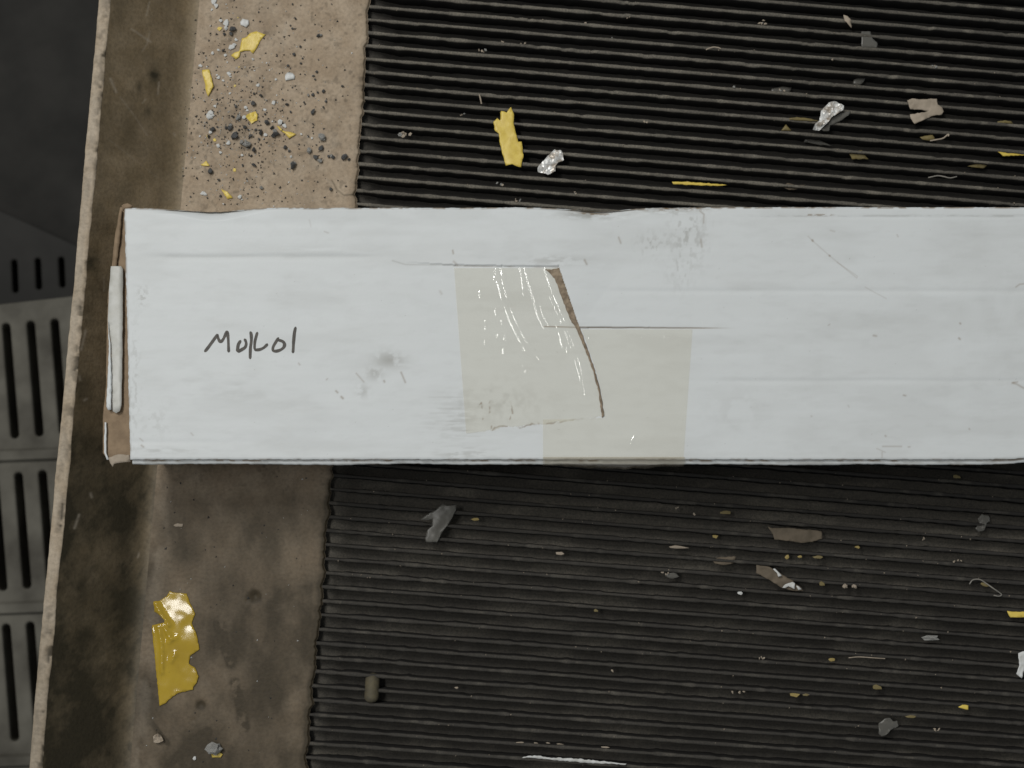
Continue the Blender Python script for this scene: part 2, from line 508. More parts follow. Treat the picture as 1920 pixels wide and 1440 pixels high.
me = mesh_from('rim', np.stack([Wx, Wy, Wz], -1).reshape(-1, 3) - T0, grid_faces(nu, nv)[:, ::-1], [M['rim']],
               attrs={'dirt': np.clip(dirt, 0, 1), 'wear': np.clip(wear, 0, 1)})
new_obj('rim', me, tray)

# ------------------------------------------------------------------ ribbed rubber mat
mat_root = empty('ribbed_mat', (*map(float, at(1300, 900, 0)), 0))
tag(mat_root, 'black rubber mat with narrow raised dusty ribs under the carton', 'mat')
MR = np.array(mat_root.location)
GD = 0.0076        # groove depth
PITCH = 0.00563
NB = 68
s_top = 0.15938 + 8 * PITCH
for k in range(NB):
    s = s_top - PITCH * k
    f = k / (NB - 1)
    ang = math.radians(-5.1 * (1 - f) - 3.95 * f)
    nrm = np.array([-math.sin(math.radians(-4.45)), math.cos(math.radians(-4.45))])
    # start point: on the line of the mat's left edge
    px = 640.0
    p0 = np.array(at(640, 700, 0)); d0 = np.array([math.cos(ang), math.sin(ang)])
    # solve p = e(t) with n.p = s along the left edge line
    e0 = np.array(at(700, -80, 0)); e1 = np.array(at(566, 1500, 0))
    t = (s - e0 @ nrm) / ((e1 - e0) @ nrm)
    st = e0 + (e1 - e0) * t
    L = 0.345
    ns = 290
    tt = np.linspace(-0.010, L, ns)
    cx = st[0] + d0[0] * tt; cy = st[1] + d0[1] * tt
    wob = 0.00018 * (fbm(tt / .03, 0 * tt + k * 3.7, 70) - .5) * 2
    cx += -d0[1] * wob; cy += d0[0] * wob
    wtop = 0.00074 + 0.00034 * (fbm(tt / .0035, 0 * tt + k * 1.3, 71, 3) - .5) * 2
    if k % 7 == 2: wtop *= 0.92
    hz = 0.00025 * (fbm(tt / .012, 0 * tt + k * 2.1, 72, 3) - .5) * 2 - .0009 * sstep(.70, .78, fbm(tt / .007, 0 * tt + k * 4.7, 77, 3))
    prof = [(-1.25, -GD), (-1.0, -.0006), (-.82, -.0001), (0, 0.00008), (.82, -.0001), (1.0, -.0006), (1.25, -GD)]
    rows = []
    for (a, h) in prof:
        off = wtop * a
        rows.append(np.stack([cx - d0[1] * off, cy + d0[0] * off, (h + (hz if h > -.005 else 0)) + 0 * tt], -1))
    V = np.stack(rows, 1).reshape(-1, 3)
    # dust lies on the crown of the rib; less of it on the near side of the carton
    yimg = f
    upper = 1 - sstep(0.44, 0.56, f)
    amt = (0.24 + 0.58 * upper) * (1 - 0.40 * sstep(.08, .33, tt)) * (0.55 + 0.9 * fbm(tt / .02, 0 * tt + k * 5.3, 73))  # falloff of light to the right is painted in here
    amt *= 1 - 0.5 * sstep(.42, .5, f) * (1 - sstep(.60, .80, f))  # weaker just in front of the carton: veiling haze painted in
    amt += 0.6 * sstep(.60, .76, fbm(tt / .006, 0 * tt + k * 9.1, 74, 3)) * (0.35 + .65 * upper)
    du = np.zeros((ns, len(prof)))
    for j, w in ((1, .10), (2, .85), (3, 1), (4, .85), (5, .10)): du[:, j] = amt * w
    me = mesh_from('rib', V - MR, grid_faces(len(prof), ns), [M['rubber']], attrs={'dust_shade': np.clip(du, 0, 1)})
    new_obj('rib', me, mat_root)
# sheet between the ribs
nu, nv = 160, 200
xs = np.linspace(-0.075 - .02, 0.262, nu); ysw = np.linspace(-.205, .205, nv)
XX, YY = np.meshgrid(xs, ysw)
shift = (YY) * (-math.tan(math.radians(4.6)))
XX2 = XX - shift * -1 * 0
lx = at(640, 700, 0)
e0 = np.array(at(690, -80, 0)); e1 = np.array(at(560, 1500, 0))
tl = (YY - e0[1]) / (e1[1] - e0[1])
left = e0[0] + (e1[0] - e0[0]) * tl - 0.006
lin = np.linspace(0, 1, nu)[None, :] ** 2.2
XX = left + (0.262 - left) * lin
fill = sstep(.021, .0085, XX - left + .006 * (fbm(XX / .005, YY / .004, 78) - .5)) * (.45 + .5 * fbm(XX / .01, YY / .006, 79))
ZZ = (GD - .0022) * fill + -GD + 0.0004 * (fbm(XX / .01, YY / .01, 75) - .5)
du = (0.11 + 0.11 * sstep(.02, -.03, YY)) + (0.12 + .22 * sstep(.02, -.03, YY)) * sstep(.45, .8, fbm(XX / .02, YY / .004, 76, 4)) + .22 * fill + .16 * gauss((YY + .055) / .025, 1)  # paler band in front of the carton: bounce haze painted into the grooves
V = np.stack([XX, YY, ZZ], -1).reshape(-1, 3)
me = mesh_from('base_sheet', V - MR, grid_faces(nu, nv), [M['rubber']], attrs={'dust_shade': np.clip(du, 0, 1)})
new_obj('base_sheet', me, mat_root)

# ------------------------------------------------------------------ the carton
carton = empty('carton', (*map(float, at(1100, 700, 0)), ZP))
tag(carton, 'long white cardboard carton with handwriting, clear tape and scuffed edges', 'carton')
K0 = np.array(carton.location)
XR = 2010.0


def top_edge(x):
    return 389 - 1.2 * sstep(600, 1500, x) + 4.5 * gauss((x - 395) / 55, 1) + 3.2 * gauss((x - 1125) / 60, 1) + 1.4 * (fbm(x / 40., 0 * x, 80) - .5) + 0.6 * (vnoise(x / 6., 0 * x, 81) - .5)


def bot_edge(x):
    return 861.5 + 1.0 * (fbm(x / 70., 0 * x, 82) - .5) + 0.8 * (vnoise(x / 7., 0 * x, 83) - .5) - 7 * sstep(1830, 1990, x) ** 2


def left_edge(v):
    return 232.5 + 11 * v + 1.2 * (vnoise(v * 70, 0 * v, 84) - .5)


FLAP = [(730, 489), (850, 497), (1047, 500), (1058, 530), (1072, 572), (1086, 613), (1385, 615)]


def height(X, Y):
    """relief of the carton's top in metres, at photograph pixels."""
    h = 0.00002 * np.sin(Y / 25. * 2 * np.pi + 1.5 * fbm(X / 160., Y / 60., 90)) * fbm(X / 200., Y / 30., 91)
    h = h + 0.00028 * (fbm(X / 160., Y / 70., 92) - .5)
    # long creases (grooves)
    h = h - 0.00030 * gauss((Y - 482 - 3 * (fbm(X / 120., 0 * X, 93) - .5)) / 5.5, 1) * sstep(250, 330, X) * (1 - sstep(640, 760, X))
    h = h - 0.00022 * gauss((Y - 546 - 2 * (fbm(X / 120., 0 * X, 94) - .5)) / 5, 1) * sstep(1090, 1200, X)
    h = h - 0.00022 * gauss((Y - 714 - 2 * (fbm(X / 120., 0 * X, 95) - .5)) / 5, 1) * sstep(1290, 1400, X)
    h = h - 0.00014 * gauss((Y - 829) / 6, 1) * (1 - sstep(300, 640, X))
    h = h - 0.00010 * gauss((Y - 420) / 8, 1) * sstep(240, 300, X) * (1 - sstep(560, 900, X))
    h = h - 0.00025 * gauss((Y - 407) / 3, 1) * sstep(1380, 1480, X) * fbm(X / 60., 0 * X, 96)
    # crushed edge dents
    h = h - 0.0034 * gauss((X - 400) / 62, 1) * np.clip(1 - (Y - 392) / (22 * gauss((X - 400) / 80, 1) + .01), 0, 1) ** 1.2
    h = h - 0.0016 * gauss((X - 330) / 40, 1) * np.clip(1 - (Y - 390) / 11, 0, 1)
    h = h - 0.0036 * gauss((X - 1120) / 75, 1) * np.clip(1 - (Y - 390) / (26 * gauss((X - 1130) / 95, 1) + .01), 0, 1) ** 1.2
    h = h - 0.0009 * gauss((X - 1260) / 60, 1) * np.clip(1 - (Y - 389) / 10, 0, 1)
    # flap: the piece above / beside the slit stands a little proud of the taped piece
    xf = np.interp(Y, [497, 500, 530, 572, 613], [1047, 1048, 1058, 1072, 1086])
    above = np.where(Y < np.interp(X, [730, 850, 1047], [489, 497, 500]), 1.0, 0.0) * (X < 1047) * sstep(740, 900, X)
    right = np.where((Y < 614) & (X > xf) & (Y >= 497), 1.0, 0.0) + np.where((Y < 497) & (X >= 1047), 1.0, 0.0)
    right = right * (1 - sstep(1090, 1390, X))
    fall = gauss(seg_dist(X, Y, FLAP) / 75, 1)
    h = h + 0.00085 * np.clip(above + right, 0, 1) * fall
    # rounded long edges
    h = h - 0.0007 * sstep(6, 0, Y - top_edge(X)) ** 2 - 0.0003 * sstep(5, 0, bot_edge(X) - Y) ** 2
    h = h - 0.0006 * sstep(6, 0, X - 232.5 - 11 * (Y - 390) / 472.) ** 2
    return h


nu, nv = 1150, 320
U, Vv = np.meshgrid(np.linspace(0, 1, nu), np.linspace(0, 1, nv))
X = left_edge(Vv) * (1 - U) + XR * U
Y = top_edge(X) * (1 - Vv) + bot_edge(X) * Vv
Hh = height(X, Y)
wx, wy = at(X, Y, ZTOP)
wz = ZTOP + Hh
st = 0.10 * sstep(.45, .75, fbm(X / 140., Y / 40., 100, 5)) + 0.05 * sstep(.5, .8, fbm(X / 30., Y / 10., 101, 4))


def smudge(cx, cy, rx, ry, a, sx=9., sy=6., lo=.38, hi=.68, seed=110):
    return a * gauss(np.hypot((X - cx) / rx, (Y - cy) / ry), 1) * sstep(lo, hi, fbm(X / sx, Y / sy, seed, 4))


st += smudge(730, 675, 26, 14, .55, 12, 9, .2, .5) + smudge(702, 700, 15, 13, .42, 8, 8, .3, .6, 111) + smudge(680, 733, 12, 12, .40, 7, 6, .35, .6, 112)
st += smudge(1290, 435, 34, 60, .42, 7, 10, .44, .7, 113) + smudge(1225, 460, 30, 22, .30, 5, 8, .5, .7, 114) + smudge(1275, 500, 22, 40, .28, 5, 12, .5, .7, 115)
st += smudge(870, 775, 50, 42, .20, 30, 4, .42, .72, 116) + smudge(845, 800, 50, 30, .20, 26, 3, .45, .7, 117) + smudge(940, 755, 80, 34, .24, 12, 14, .4, .7, 118)
st += smudge(268, 556, 11, 18, .45, 5, 5, .5, .68, 119) + smudge(252, 720, 10, 110, .30, 5, 8, .5, .7, 120) + smudge(290, 790, 30, 30, .2, 8, 8, .5, .7, 121)
st += smudge(300, 845, 90, 7, .32, 24, 5, .35, .7, 122) + smudge(400, 720, 110, 40, .16, 60, 14, .4, .7, 123) + smudge(460, 735, 60, 18, .16, 40, 9, .4, .7, 124)
st += smudge(870, 850, 60, 12, .35, 20, 4, .4, .7, 125) + smudge(1700, 560, 260, 160, .10, 120, 60, .35, .65, 126) + smudge(1860, 600, 90, 200, .08, 60, 90, .3, .6, 127)
st += smudge(1380, 770, 60, 40, .12, 20, 20, .4, .7, 128) + smudge(1040, 490, 60, 10, .35, 14, 5, .4, .65, 129) + smudge(560, 470, 160, 14, .12, 50, 6, .3, .6, 130)
st += smudge(1110, 402, 60, 9, .55, 18, 6, .3, .6, 131) + smudge(1255, 395, 60, 6, .45, 18, 5, .3, .6, 132) + smudge(410, 396, 60, 6, .32, 18, 5, .3, .6, 133)
st += .30 * gauss((Y - 404.5) / 2.2, 1) * sstep(1360, 1450, X) * sstep(.42, .65, fbm(X / 22., Y / 3., 134))
st += .10 * gauss((Y - 481) / 4, 1) * sstep(260, 360, X) * (1 - sstep(620, 740, X))
st += .35 * gauss((Y - np.interp(X, [730, 760, 850], [487, 496, 497])) / 1.4, 1) * (X > 735) * (X < 850)
for y0_, x0_, x1_ in ((745, 800, 872), (766, 815, 868), (775, 800, 860), (808, 845, 880), (818, 850, 905), (790, 812, 858)):
    st += .16 * gauss((Y - y0_ - 2 * (fbm(X / 14., 0 * X, 140) - .5)) / 1.2, 1) * sstep(x0_, x0_ + 8, X) * (1 - sstep(x1_ - 8, x1_, X))
kr = np.zeros_like(X)


def zoomed0(pts, x0_, y0_, s_): return [(x0_ + x / s_, y0_ + y / s_) for x, y in pts]


# worn kraft showing along the edges
kr += .85 * sstep(5, 0, Y - top_edge(X)) * sstep(.48, .62, fbm(X / 14., Y / 5., 150, 3))
kr += .8 * gauss((X - 1110) / 40, 1) * gauss((Y - 399) / 6, 1) * sstep(.48, .62, fbm(X / 16., Y / 3., 151, 3))
kr += .7 * gauss((X - 1260) / 60, 1) * gauss((Y - 392) / 4, 1) * sstep(.5, .62, fbm(X / 10., Y / 3., 152, 3))
kr += .6 * sstep(4, 0, X - (232.5 + 11 * Vv)) * sstep(.45, .65, fbm(X / 5., Y / 14., 153, 3))
kr += .5 * sstep(3.5, 0, bot_edge(X) - Y) * sstep(.52, .66, fbm(X / 20., Y / 4., 154, 3))
kr += .8 * gauss((Y - 403) / 1.6, 1) * sstep(1500, 1520, X) * (1 - sstep(1550, 1570, X)) * sstep(.4, .6, fbm(X / 6., Y / 3., 155))
marks = [([(849, 470), (850, 476)], 1.6, .9), ([(851, 491), (857, 497)], 2.2, .6), ([(1096, 488), (1100, 496)], 2., .8), ([(1160, 445), (1164, 456)], 1.8, .7),
         ([(630, 733), (633, 736)], 1.8, .9), ([(640, 744), (643, 747)], 2.0, 1), ([(668, 700), (682, 716)], 1.6, .6), ([(720, 714), (721, 716)], 2, .8), ([(752, 698), (760, 717)], 1.7, .8),
         ([(560, 681), (562, 684)], 1.6, .6), ([(612, 712), (614, 710)], 1.4, .6), ([(1312, 395), (1320, 402), (1319, 418)], 1.6, .7), ([(1314, 449), (1316, 463)], 2.0, .7),
         ([(1515, 443), (1523, 451), (1556, 480), (1605, 520)], 1.0, .45), ([(1523, 450), (1524, 452)], 1.8, .9), ([(1555, 479), (1556, 480)], 1.6, .9), ([(1570, 492), (1608, 518), (1606, 522)], .9, .4), ([(1622, 538), (1662, 560)], .9, .4),
         ([(1638, 629), (1643, 630)], 2, .7), ([(1553, 610), (1556, 608)], 1.3, .5), ([(1800, 606), (1801, 607)], 1.7, .9), ([(1798, 634), (1800, 636)], 1.8, .9), ([(1694, 741), (1698, 742)], 1.6, .8),
         ([(1905, 538), (1912, 533), (1922, 532)], 1.6, .6), ([(1898, 718), (1906, 720), (1920, 728)], 1.8, .7), ([(1900, 717), (1908, 716)], 1.6, .7),
         ([(1655, 837), (1690, 837)], 1.6, .55), ([(1644, 841), (1660, 848)], 1.2, .45), ([(1654, 848), (1654, 858)], 1.3, .5), ([(1703, 838), (1706, 838)], 1.5, .6), ([(1660, 817), (1661, 818)], 1.7, .7), ([(1817, 804), (1818, 805)], 1.5, .7),
         ([(358, 812), (362, 816)], 1.5, .5), ([(265, 835), (269, 838)], 1.8, .8), ([(262, 822), (268, 827)], 1.2, .6), ([(580, 412), (583, 425)], 1.2, .3), ([(608, 434), (616, 437)], 1.2, .5), ([(825, 546), (828, 551)], 2.2, .4),
         ([(1557, 432), (1565, 434)], 1.5, .4), ([(1682, 440), (1684, 444)], 1.3, .5), ([(1590, 760), (1592, 763)], 1.3, .4), ([(1521, 780), (1522, 781)], 1.4, .5)]
for dl in ([(315, 520), (350, 490), (380, 480), (460, 475), (550, 490), (630, 458), (730, 462), (860, 445), (960, 428), (1110, 412)], [(325, 490), (335, 430), (315, 390), (310, 310), (325, 250)], [(465, 425), (485, 380), (470, 305)], [(260, 420), (250, 300), (230, 330)]):
    pl = zoomed0(dl, 840, 680, 4.0)
    kr += .75 * gauss(seg_dist(X, Y + 5 * (fbm(X / 7., Y / 7., 181, 3) - .5), pl), 1.3) * sstep(.42, .56, fbm(X / 9., Y / 9., 182, 3)) * (1 - .75 * sstep(1030, 1090, X))
for pts, w, a in marks:
    a = a * .62
    x0_, x1_ = min(p[0] for p in pts) - 8, max(p[0] for p in pts) + 8
    y0_, y1_ = min(p[1] for p in pts) - 8, max(p[1] for p in pts) + 8
    m_ = (X > x0_) & (X < x1_) & (Y > y0_) & (Y < y1_)
    if m_.any(): kr[m_] += a * gauss(seg_dist(X[m_], Y[m_], pts), w)
spk = (vnoise(X / 2.2, Y / 2.2, 160) > .985) * (fbm(X / 60., Y / 60., 161) > .52)
st += .35 * spk
# slit line under the flap
kr += .9 * gauss((Y - np.interp(X, [1020, 1085, 1385], [612, 614, 615.5])) / 1.0, 1) * (X > 1020) * (1 - sstep(1300, 1386, X)) * (X < 1390)
kr += .5 * gauss((Y - np.interp(X, [850, 1047], [498.5, 501.5])) / 1.1, 1) * (X > 850) * (X < 1047) * sstep(.35, .6, fbm(X / 26., Y / 9., 162))
V = np.stack([wx, wy, wz], -1).reshape(-1, 3)
F = grid_faces(nu, nv)[:, ::-1]
# rim of the panel: board thickness with kraft edges
idx = np.concatenate([np.arange(nu), np.arange(1, nv) * nu + nu - 1, (nv - 1) * nu + np.arange(nu - 2, -1, -1), np.arange(nv - 2, 0, -1) * nu])
sk = V[idx].copy(); sk[:, 2] -= 0.0012
b0 = len(V); n_ = len(idx); j = np.arange(n_); j2 = (j + 1) % n_
Fs = np.stack([idx[j], idx[j2], b0 + j2, b0 + j], 1)
kk = np.concatenate([np.clip(kr, 0, 1).ravel(), np.full(n_, .75)])
ss = np.concatenate([np.clip(st, 0, .9).ravel(), np.full(n_, .5)])
me = mesh_from('top_panel', np.vstack([V, sk]) - K0, np.vstack([F, Fs]), [M['board']], attrs={'stain': ss, 'kraft': kk})
top_obj = new_obj('top_panel', me, carton)


def wall(name, xs, top_fn, inset_fn, ztop, zbot, mats, nz=24, seed=0, ax=0):
    """wall under the panel: columns of points from the panel edge outline, pushed in or out per height."""
    n = len(xs)
    Vs = np.zeros((nz, n, 3)); sa = np.zeros((nz, n)); ka = np.zeros((nz, n))
    for r in range(nz):
        f = r / (nz - 1)
        z = ztop + (zbot - ztop) * f
        x_, y_ = top_fn(xs)
        ox, oy = inset_fn(xs, f)
        Vs[r, :, 0] = x_ + ox; Vs[r, :, 1] = y_ + oy; Vs[r, :, 2] = z
        sa[r] = 0.35 * sstep(.4, .7, fbm(xs / 40., 0 * xs + f * 8, seed, 4)) + .35 * gauss(f, .10)
        ka[r] = 0.55 * sstep(.5, .68, fbm(xs / 30., 0 * xs + f * 5, seed + 1, 3)) * (gauss(f - 0, .12) + gauss(f - 1, .25)) + .9 * (f < .03)
    return mesh_from(name, Vs.reshape(-1, 3) - K0, grid_faces(n, nz), mats, attrs={'stain': np.clip(sa, 0, 1), 'kraft': np.clip(ka, 0, 1)})


xs = np.linspace(246, XR - 2, 500)
prof = [(.0005, -.0012), (.0004, -.0017), (-.0003, -.0018), (-.0010, -.0018), (-.0015, -.0020), (-.0018, -.0026), (-.0012, -.010), (-.0002, -.020), (.0010, -.032), (.0018, ZP + .0001 - ZTOP)]  # upper wall swells into an added ledge that catches the lamp light
fx, fy = at(xs, bot_edge(xs), ZTOP)
sag = .70 + .5 * fbm(xs / 150., 0 * xs, 170)
rows = []; sa = []; ka = []
for r, (oy, dz) in enumerate(prof):
    rows.append(np.stack([fx, fy + np.where(oy < 0, oy * sag, oy), 0 * fx + ZTOP + dz + .0002 * (fbm(xs / 12., 0 * xs + r, 171) - .5) * (r > 1) * (r < 9)], -1))
    sa.append(.12 + .4 * sstep(.45, .7, fbm(xs / 30., 0 * xs + r * 1.7, 172, 4)))
    ka.append(np.full(len(xs), .9) if r < 2 else .8 * sstep(.52, .66, fbm(xs / 26., 0 * xs + r * 2.3, 173, 3)) * (r in (2, 5, 6)))
front = mesh_from('front_panel', np.stack(rows, 0).reshape(-1, 3) - K0, grid_faces(len(xs), len(prof)), [M['board']], attrs={'stain': np.stack(sa), 'kraft': np.stack(ka)})
new_obj('front_panel', front, carton)
xs2 = np.linspace(236, XR - 2, 300)[::-1]
rear = wall('rear_panel', xs2, lambda q: at(q, top_edge(q), ZTOP), lambda q, f: (0 * q, 0 * q - .0006), ZTOP - 0.0012, ZP + .0001, [M['board']], seed=175)
new_obj('rear_panel', rear, carton)
lx = np.linspace(0, 1, 120)
xl, yl = at(left_edge(lx) + 3, 390 + 470 * lx, ZTOP)
Vs = np.zeros((20, 120, 3))
for r in range(20):
    f = r / 19.
    Vs[r, :, 0] = xl + 0.0008 + 0.0072 * f; Vs[r, :, 1] = yl; Vs[r, :, 2] = ZTOP - .0012 + (ZP + .0001 - ZTOP + .0012) * f
new_obj('end_panel', mesh_from('end_panel', Vs.reshape(-1, 3) - K0, grid_faces(120, 20), [M['kraft']]), carton)
c4 = [at(250, 392, ZTOP), at(XR - 3, 390, ZTOP), at(XR - 3, 852, ZTOP), at(250, 860, ZTOP)]
vb = [(float(p[0]), float(p[1]), z) for z in (ZP + .0002, ZP + .0024) for p in c4]
vb[0] = (vb[0][0] + .008, *vb[0][1:]); vb[3] = (vb[3][0] + .008, *vb[3][1:]); vb[4] = (vb[4][0] + .008, *vb[4][1:]); vb[7] = (vb[7][0] + .008, *vb[7][1:])
bp = mesh_from('bottom_panel', np.array(vb) - K0, [[0, 1, 2, 3], [7, 6, 5, 4], [0, 4, 5, 1], [1, 5, 6, 2], [2, 6, 7, 3], [3, 7, 4, 0]], [M['kraft']], smooth=False)
new_obj('bottom_panel', bp, carton)
re_ = [at(XR - 2, 390, ZTOP), at(XR - 2, 853, ZTOP)]
vr = [(float(p[0]) - .0005, float(p[1]), z) for z in (ZTOP - .0012, ZP + .0026) for p in re_]
new_obj('end_panel', mesh_from('end_panel', np.array(vr) - K0, [[0, 2, 3, 1]], [M['kraft']], smooth=False), carton)


# ------------------------------------------------------------------ flakes: thin irregular solids cut to an outline
def inside(poly, x, y):
    c = False; n = len(poly)
    for i in range(n):
        x0_, y0_ = poly[i]; x1_, y1_ = poly[i - 1]
        if (y0_ > y) != (y1_ > y) and x < (x1_ - x0_) * (y - y0_) / (y1_ - y0_) + x0_: c = not c
    return c


def rough_outline(pts, step, amp, seed):
    out = []
    r = random.Random(seed)
    for i in range(len(pts)):
        (x0_, y0_), (x1_, y1_) = pts[i], pts[(i + 1) % len(pts)]
        L = math.hypot(x1_ - x0_, y1_ - y0_); n = max(1, int(L / step))
        for k in range(n):
            t = k / n
            a = 0 if k == 0 else r.uniform(-amp, amp)
            out.append((x0_ + (x1_ - x0_) * t - (y1_ - y0_) / (L + 1e-9) * a, y0_ + (y1_ - y0_) * t + (x1_ - x0_) / (L + 1e-9) * a))
    return out


def flake_mesh(name, pts, Z, origin, mats, zfun=None, thick=0.00025, spacing=6.0, seed=0, smooth=True, rough=0.7):
    pts = rough_outline(pts, max(spacing, 4), rough, seed)
    r = random.Random(seed + 1)
    vs = [Vector(p) for p in pts]
    n = len(vs)
    edges = [(i, (i + 1) % n) for i in range(n)]
    xs_ = [p[0] for p in pts]; ys_ = [p[1] for p in pts]
    y = min(ys_) + spacing / 2
    while y < max(ys_):
        x = min(xs_) + spacing / 2
        while x < max(xs_):
            q = (x + r.uniform(-.25, .25) * spacing, y + r.uniform(-.25, .25) * spacing)
            if inside(pts, *q) and float(seg_dist(np.array(q[0]), np.array(q[1]), pts + pts[:1])) > spacing * .35: vs.append(Vector(q))
            x += spacing
        y += spacing
    v2, _, f2, *_ = delaunay_2d_cdt(vs, edges, [], 1, 1e-4)
    P = np.array([(v.x, v.y) for v in v2])
    wx_, wy_ = at(P[:, 0], P[:, 1], Z)
    z_ = np.full(len(P), 0.0) if zfun is None else np.asarray(zfun(P[:, 0], P[:, 1]))
    top = np.stack([wx_, wy_, Z + z_ + thick], -1); bot = np.stack([wx_, wy_, Z + z_], -1)
    m_ = len(P)
    faces = []
    cnt = {}
    for f in f2:
        a, b, c = (P[k] for k in f[:3])
        f = list(f)
        if (b[0] - a[0]) * (c[1] - a[1]) - (b[1] - a[1]) * (c[0] - a[0]) > 0: f = f[::-1]   # image y points down
        faces.append(f); faces.append([k + m_ for k in f[::-1]])
        for k in range(len(f)):
            e = (f[k], f[(k + 1) % len(f)]); cnt[e] = 1
    for (a, b) in list(cnt):
        if (b, a) not in cnt: faces.append([b, a, a + m_, b + m_])
    return mesh_from(name, np.vstack([top, bot]) - np.array(origin), faces, mats, smooth=smooth)


seedc = [100]


def flake(name, pts, Z, mat, label, cat, group=None, amp=.0004, scale=18., thick=.00025, spacing=6., smooth=True, tilt=(0, 0), rough=.7, crease=()):
    seedc[0] += 3
    sd = seedc[0]
    cx = sum(p[0] for p in pts) / len(pts); cy = sum(p[1] for p in pts) / len(pts)

    def zf(x, y):
        z = amp * fbm(x / scale, y / scale, sd, 3) + tilt[0] * (x - cx) + tilt[1] * (y - cy)
        for pts_, w_, a_ in crease: z = z + a_ * gauss(seg_dist(x, y, pts_), w_)
        return z - z.min()
    ox, oy = map(float, at(cx, cy, Z))
    me_ = flake_mesh(name, pts, Z, (ox, oy, Z), [mat], zf, thick, spacing, sd, smooth, rough)
    o_ = new_obj(name, me_); o_.location = (ox, oy, Z)
    return tag(o_, label, cat, group)


def zoomed(pts, x0_, y0_, s):
    return [(x0_ + x / s, y0_ + y / s) for x, y in pts]


# carton end: kraft board sticking out, white tuck tab, folded tab edge, torn corner
def part_flake(name, pts, Z, mat, amp, thick, parent, K, scale=30., spacing=8., label=None, zf=None, rough=.5):
    seedc[0] += 3
    sd = seedc[0]
    f = zf or (lambda x, y: amp * (fbm(x / scale, y / scale, sd, 3) - .5))
    o_ = new_obj(name, flake_mesh(name, pts, Z, K, [mat], f, thick, spacing, sd, True, rough), parent)
    if label: o_['label'] = label
    return o_


part_flake('end_board', [(229, 392), (240, 391), (262, 600), (256, 862), (243, 868), (208, 864), (197, 850), (197, 790), (203, 720), (204, 640), (206, 560), (213, 505), (219, 450)], ZTOP - .0078, M['kraft'], .0006, .003, carton, K0, label='brown kraft board sticking out of the end')
part_flake('board_edge', [(226, 396), (230, 396), (227, 440), (219, 505), (213, 505), (216, 455)], ZTOP - .0046, M['kraft'], .0003, .0012, carton, K0)
part_flake('tuck_tab', [(209, 500), (228, 500), (231.5, 505), (231, 600), (230, 690), (229, 760), (226, 771), (219, 775), (212, 771), (210, 700), (208, 640), (203, 602), (205, 550)], ZTOP - .0040, M['tab'], 0, .0005, carton, K0, label='white tuck tab with a rounded end',
           zf=lambda x, y: 0.0003 * gauss((x - 222) / 9, 1) - .00035 * sstep(600, 606, y) * (x < 216) + .0005 * fbm(x / 12., y / 45., 77))
part_flake('folded_tab_edge', [(203, 604), (207, 640), (209.5, 700), (209, 768), (203, 769), (200, 762), (203, 700), (205, 650)], ZTOP - .0032, M['board'], .0003, .0005, carton, K0, scale=8, spacing=5)
part_flake('torn_corner', [(204, 858), (222, 852), (243, 853), (246, 866), (224, 868), (214, 870), (212, 876), (207, 868)], ZTOP - .0040, M['tan'], .0009, .0006, carton, K0, scale=7, spacing=5, label='torn paper corner')
part_flake('end_sliver', [(197, 792), (200, 792), (200, 850), (205, 862), (201, 862), (196, 848)], ZTOP - .0042, M['board'], .0002, .0006, carton, K0, spacing=5)
part_flake('corner_scrap', [(229, 386), (240, 382), (250, 386), (247, 390), (236, 391), (231, 396)], ZTOP - .0030, M['kraft'], .0005, .001, carton, K0, scale=6, spacing=4)
part_flake('kraft_strip', [(1022, 504), (1034, 506), (1048, 502), (1058, 530), (1072, 572), (1087, 614), (1101, 652), (1114, 690), (1125, 730), (1133, 780), (1128.5, 783), (1122, 733), (1111, 693), (1097.5, 656), (1082, 620), (1068, 597), (1053, 557), (1040, 522)], ZTOP + .0001, M['kraft_edge'], .0003, .00035, carton, K0, scale=10, spacing=4, label='brown strip of bare board beside the tape', rough=.8)


# ------------------------------------------------------------------ handwriting
def smooth_line(pts, n=14):
    P = [np.array(p, float) for p in pts]
    P = [2 * P[0] - P[1]] + P + [2 * P[-1] - P[-2]]
    out = []
    for i in range(1, len(P) - 2):
        for k in range(n):
            t = k / n
            a, b, c, d = P[i - 1:i + 3]
            out.append(.5 * (2 * b + (c - a) * t + (2 * a - 5 * b + 4 * c - d) * t * t + (-a + 3 * b - 3 * c + d) * t ** 3))
    out.append(P[-2])
    return np.array(out)


def stroke_geom(pts, width, dz, seed):
    L = smooth_line(pts)
    d = np.gradient(L, axis=0); d /= np.linalg.norm(d, axis=1)[:, None] + 1e-9
    n = np.stack([-d[:, 1], d[:, 0]], 1)
    s = np.concatenate([[0], np.cumsum(np.hypot(*np.diff(L, axis=0).T))])
    w = width * (0.86 + 0.3 * vnoise(s / 9., 0 * s, seed))
    cap = np.minimum(1, np.sqrt(np.clip(np.minimum(s, s[-1] - s) / (width * .5), 0.02, 1)))
    w = w * cap * .5
    A = L + n * w[:, None]; B = L - n * w[:, None]
    Vs = []
    for q in (A, L, B):
        x_, y_ = at(q[:, 0], q[:, 1], ZTOP)
        Vs.append(np.stack([x_, y_, ZTOP + height(q[:, 0], q[:, 1]) + dz], -1))
    V_ = np.stack(Vs, 1).reshape(-1, 3)
    return V_, grid_faces(3, len(L))


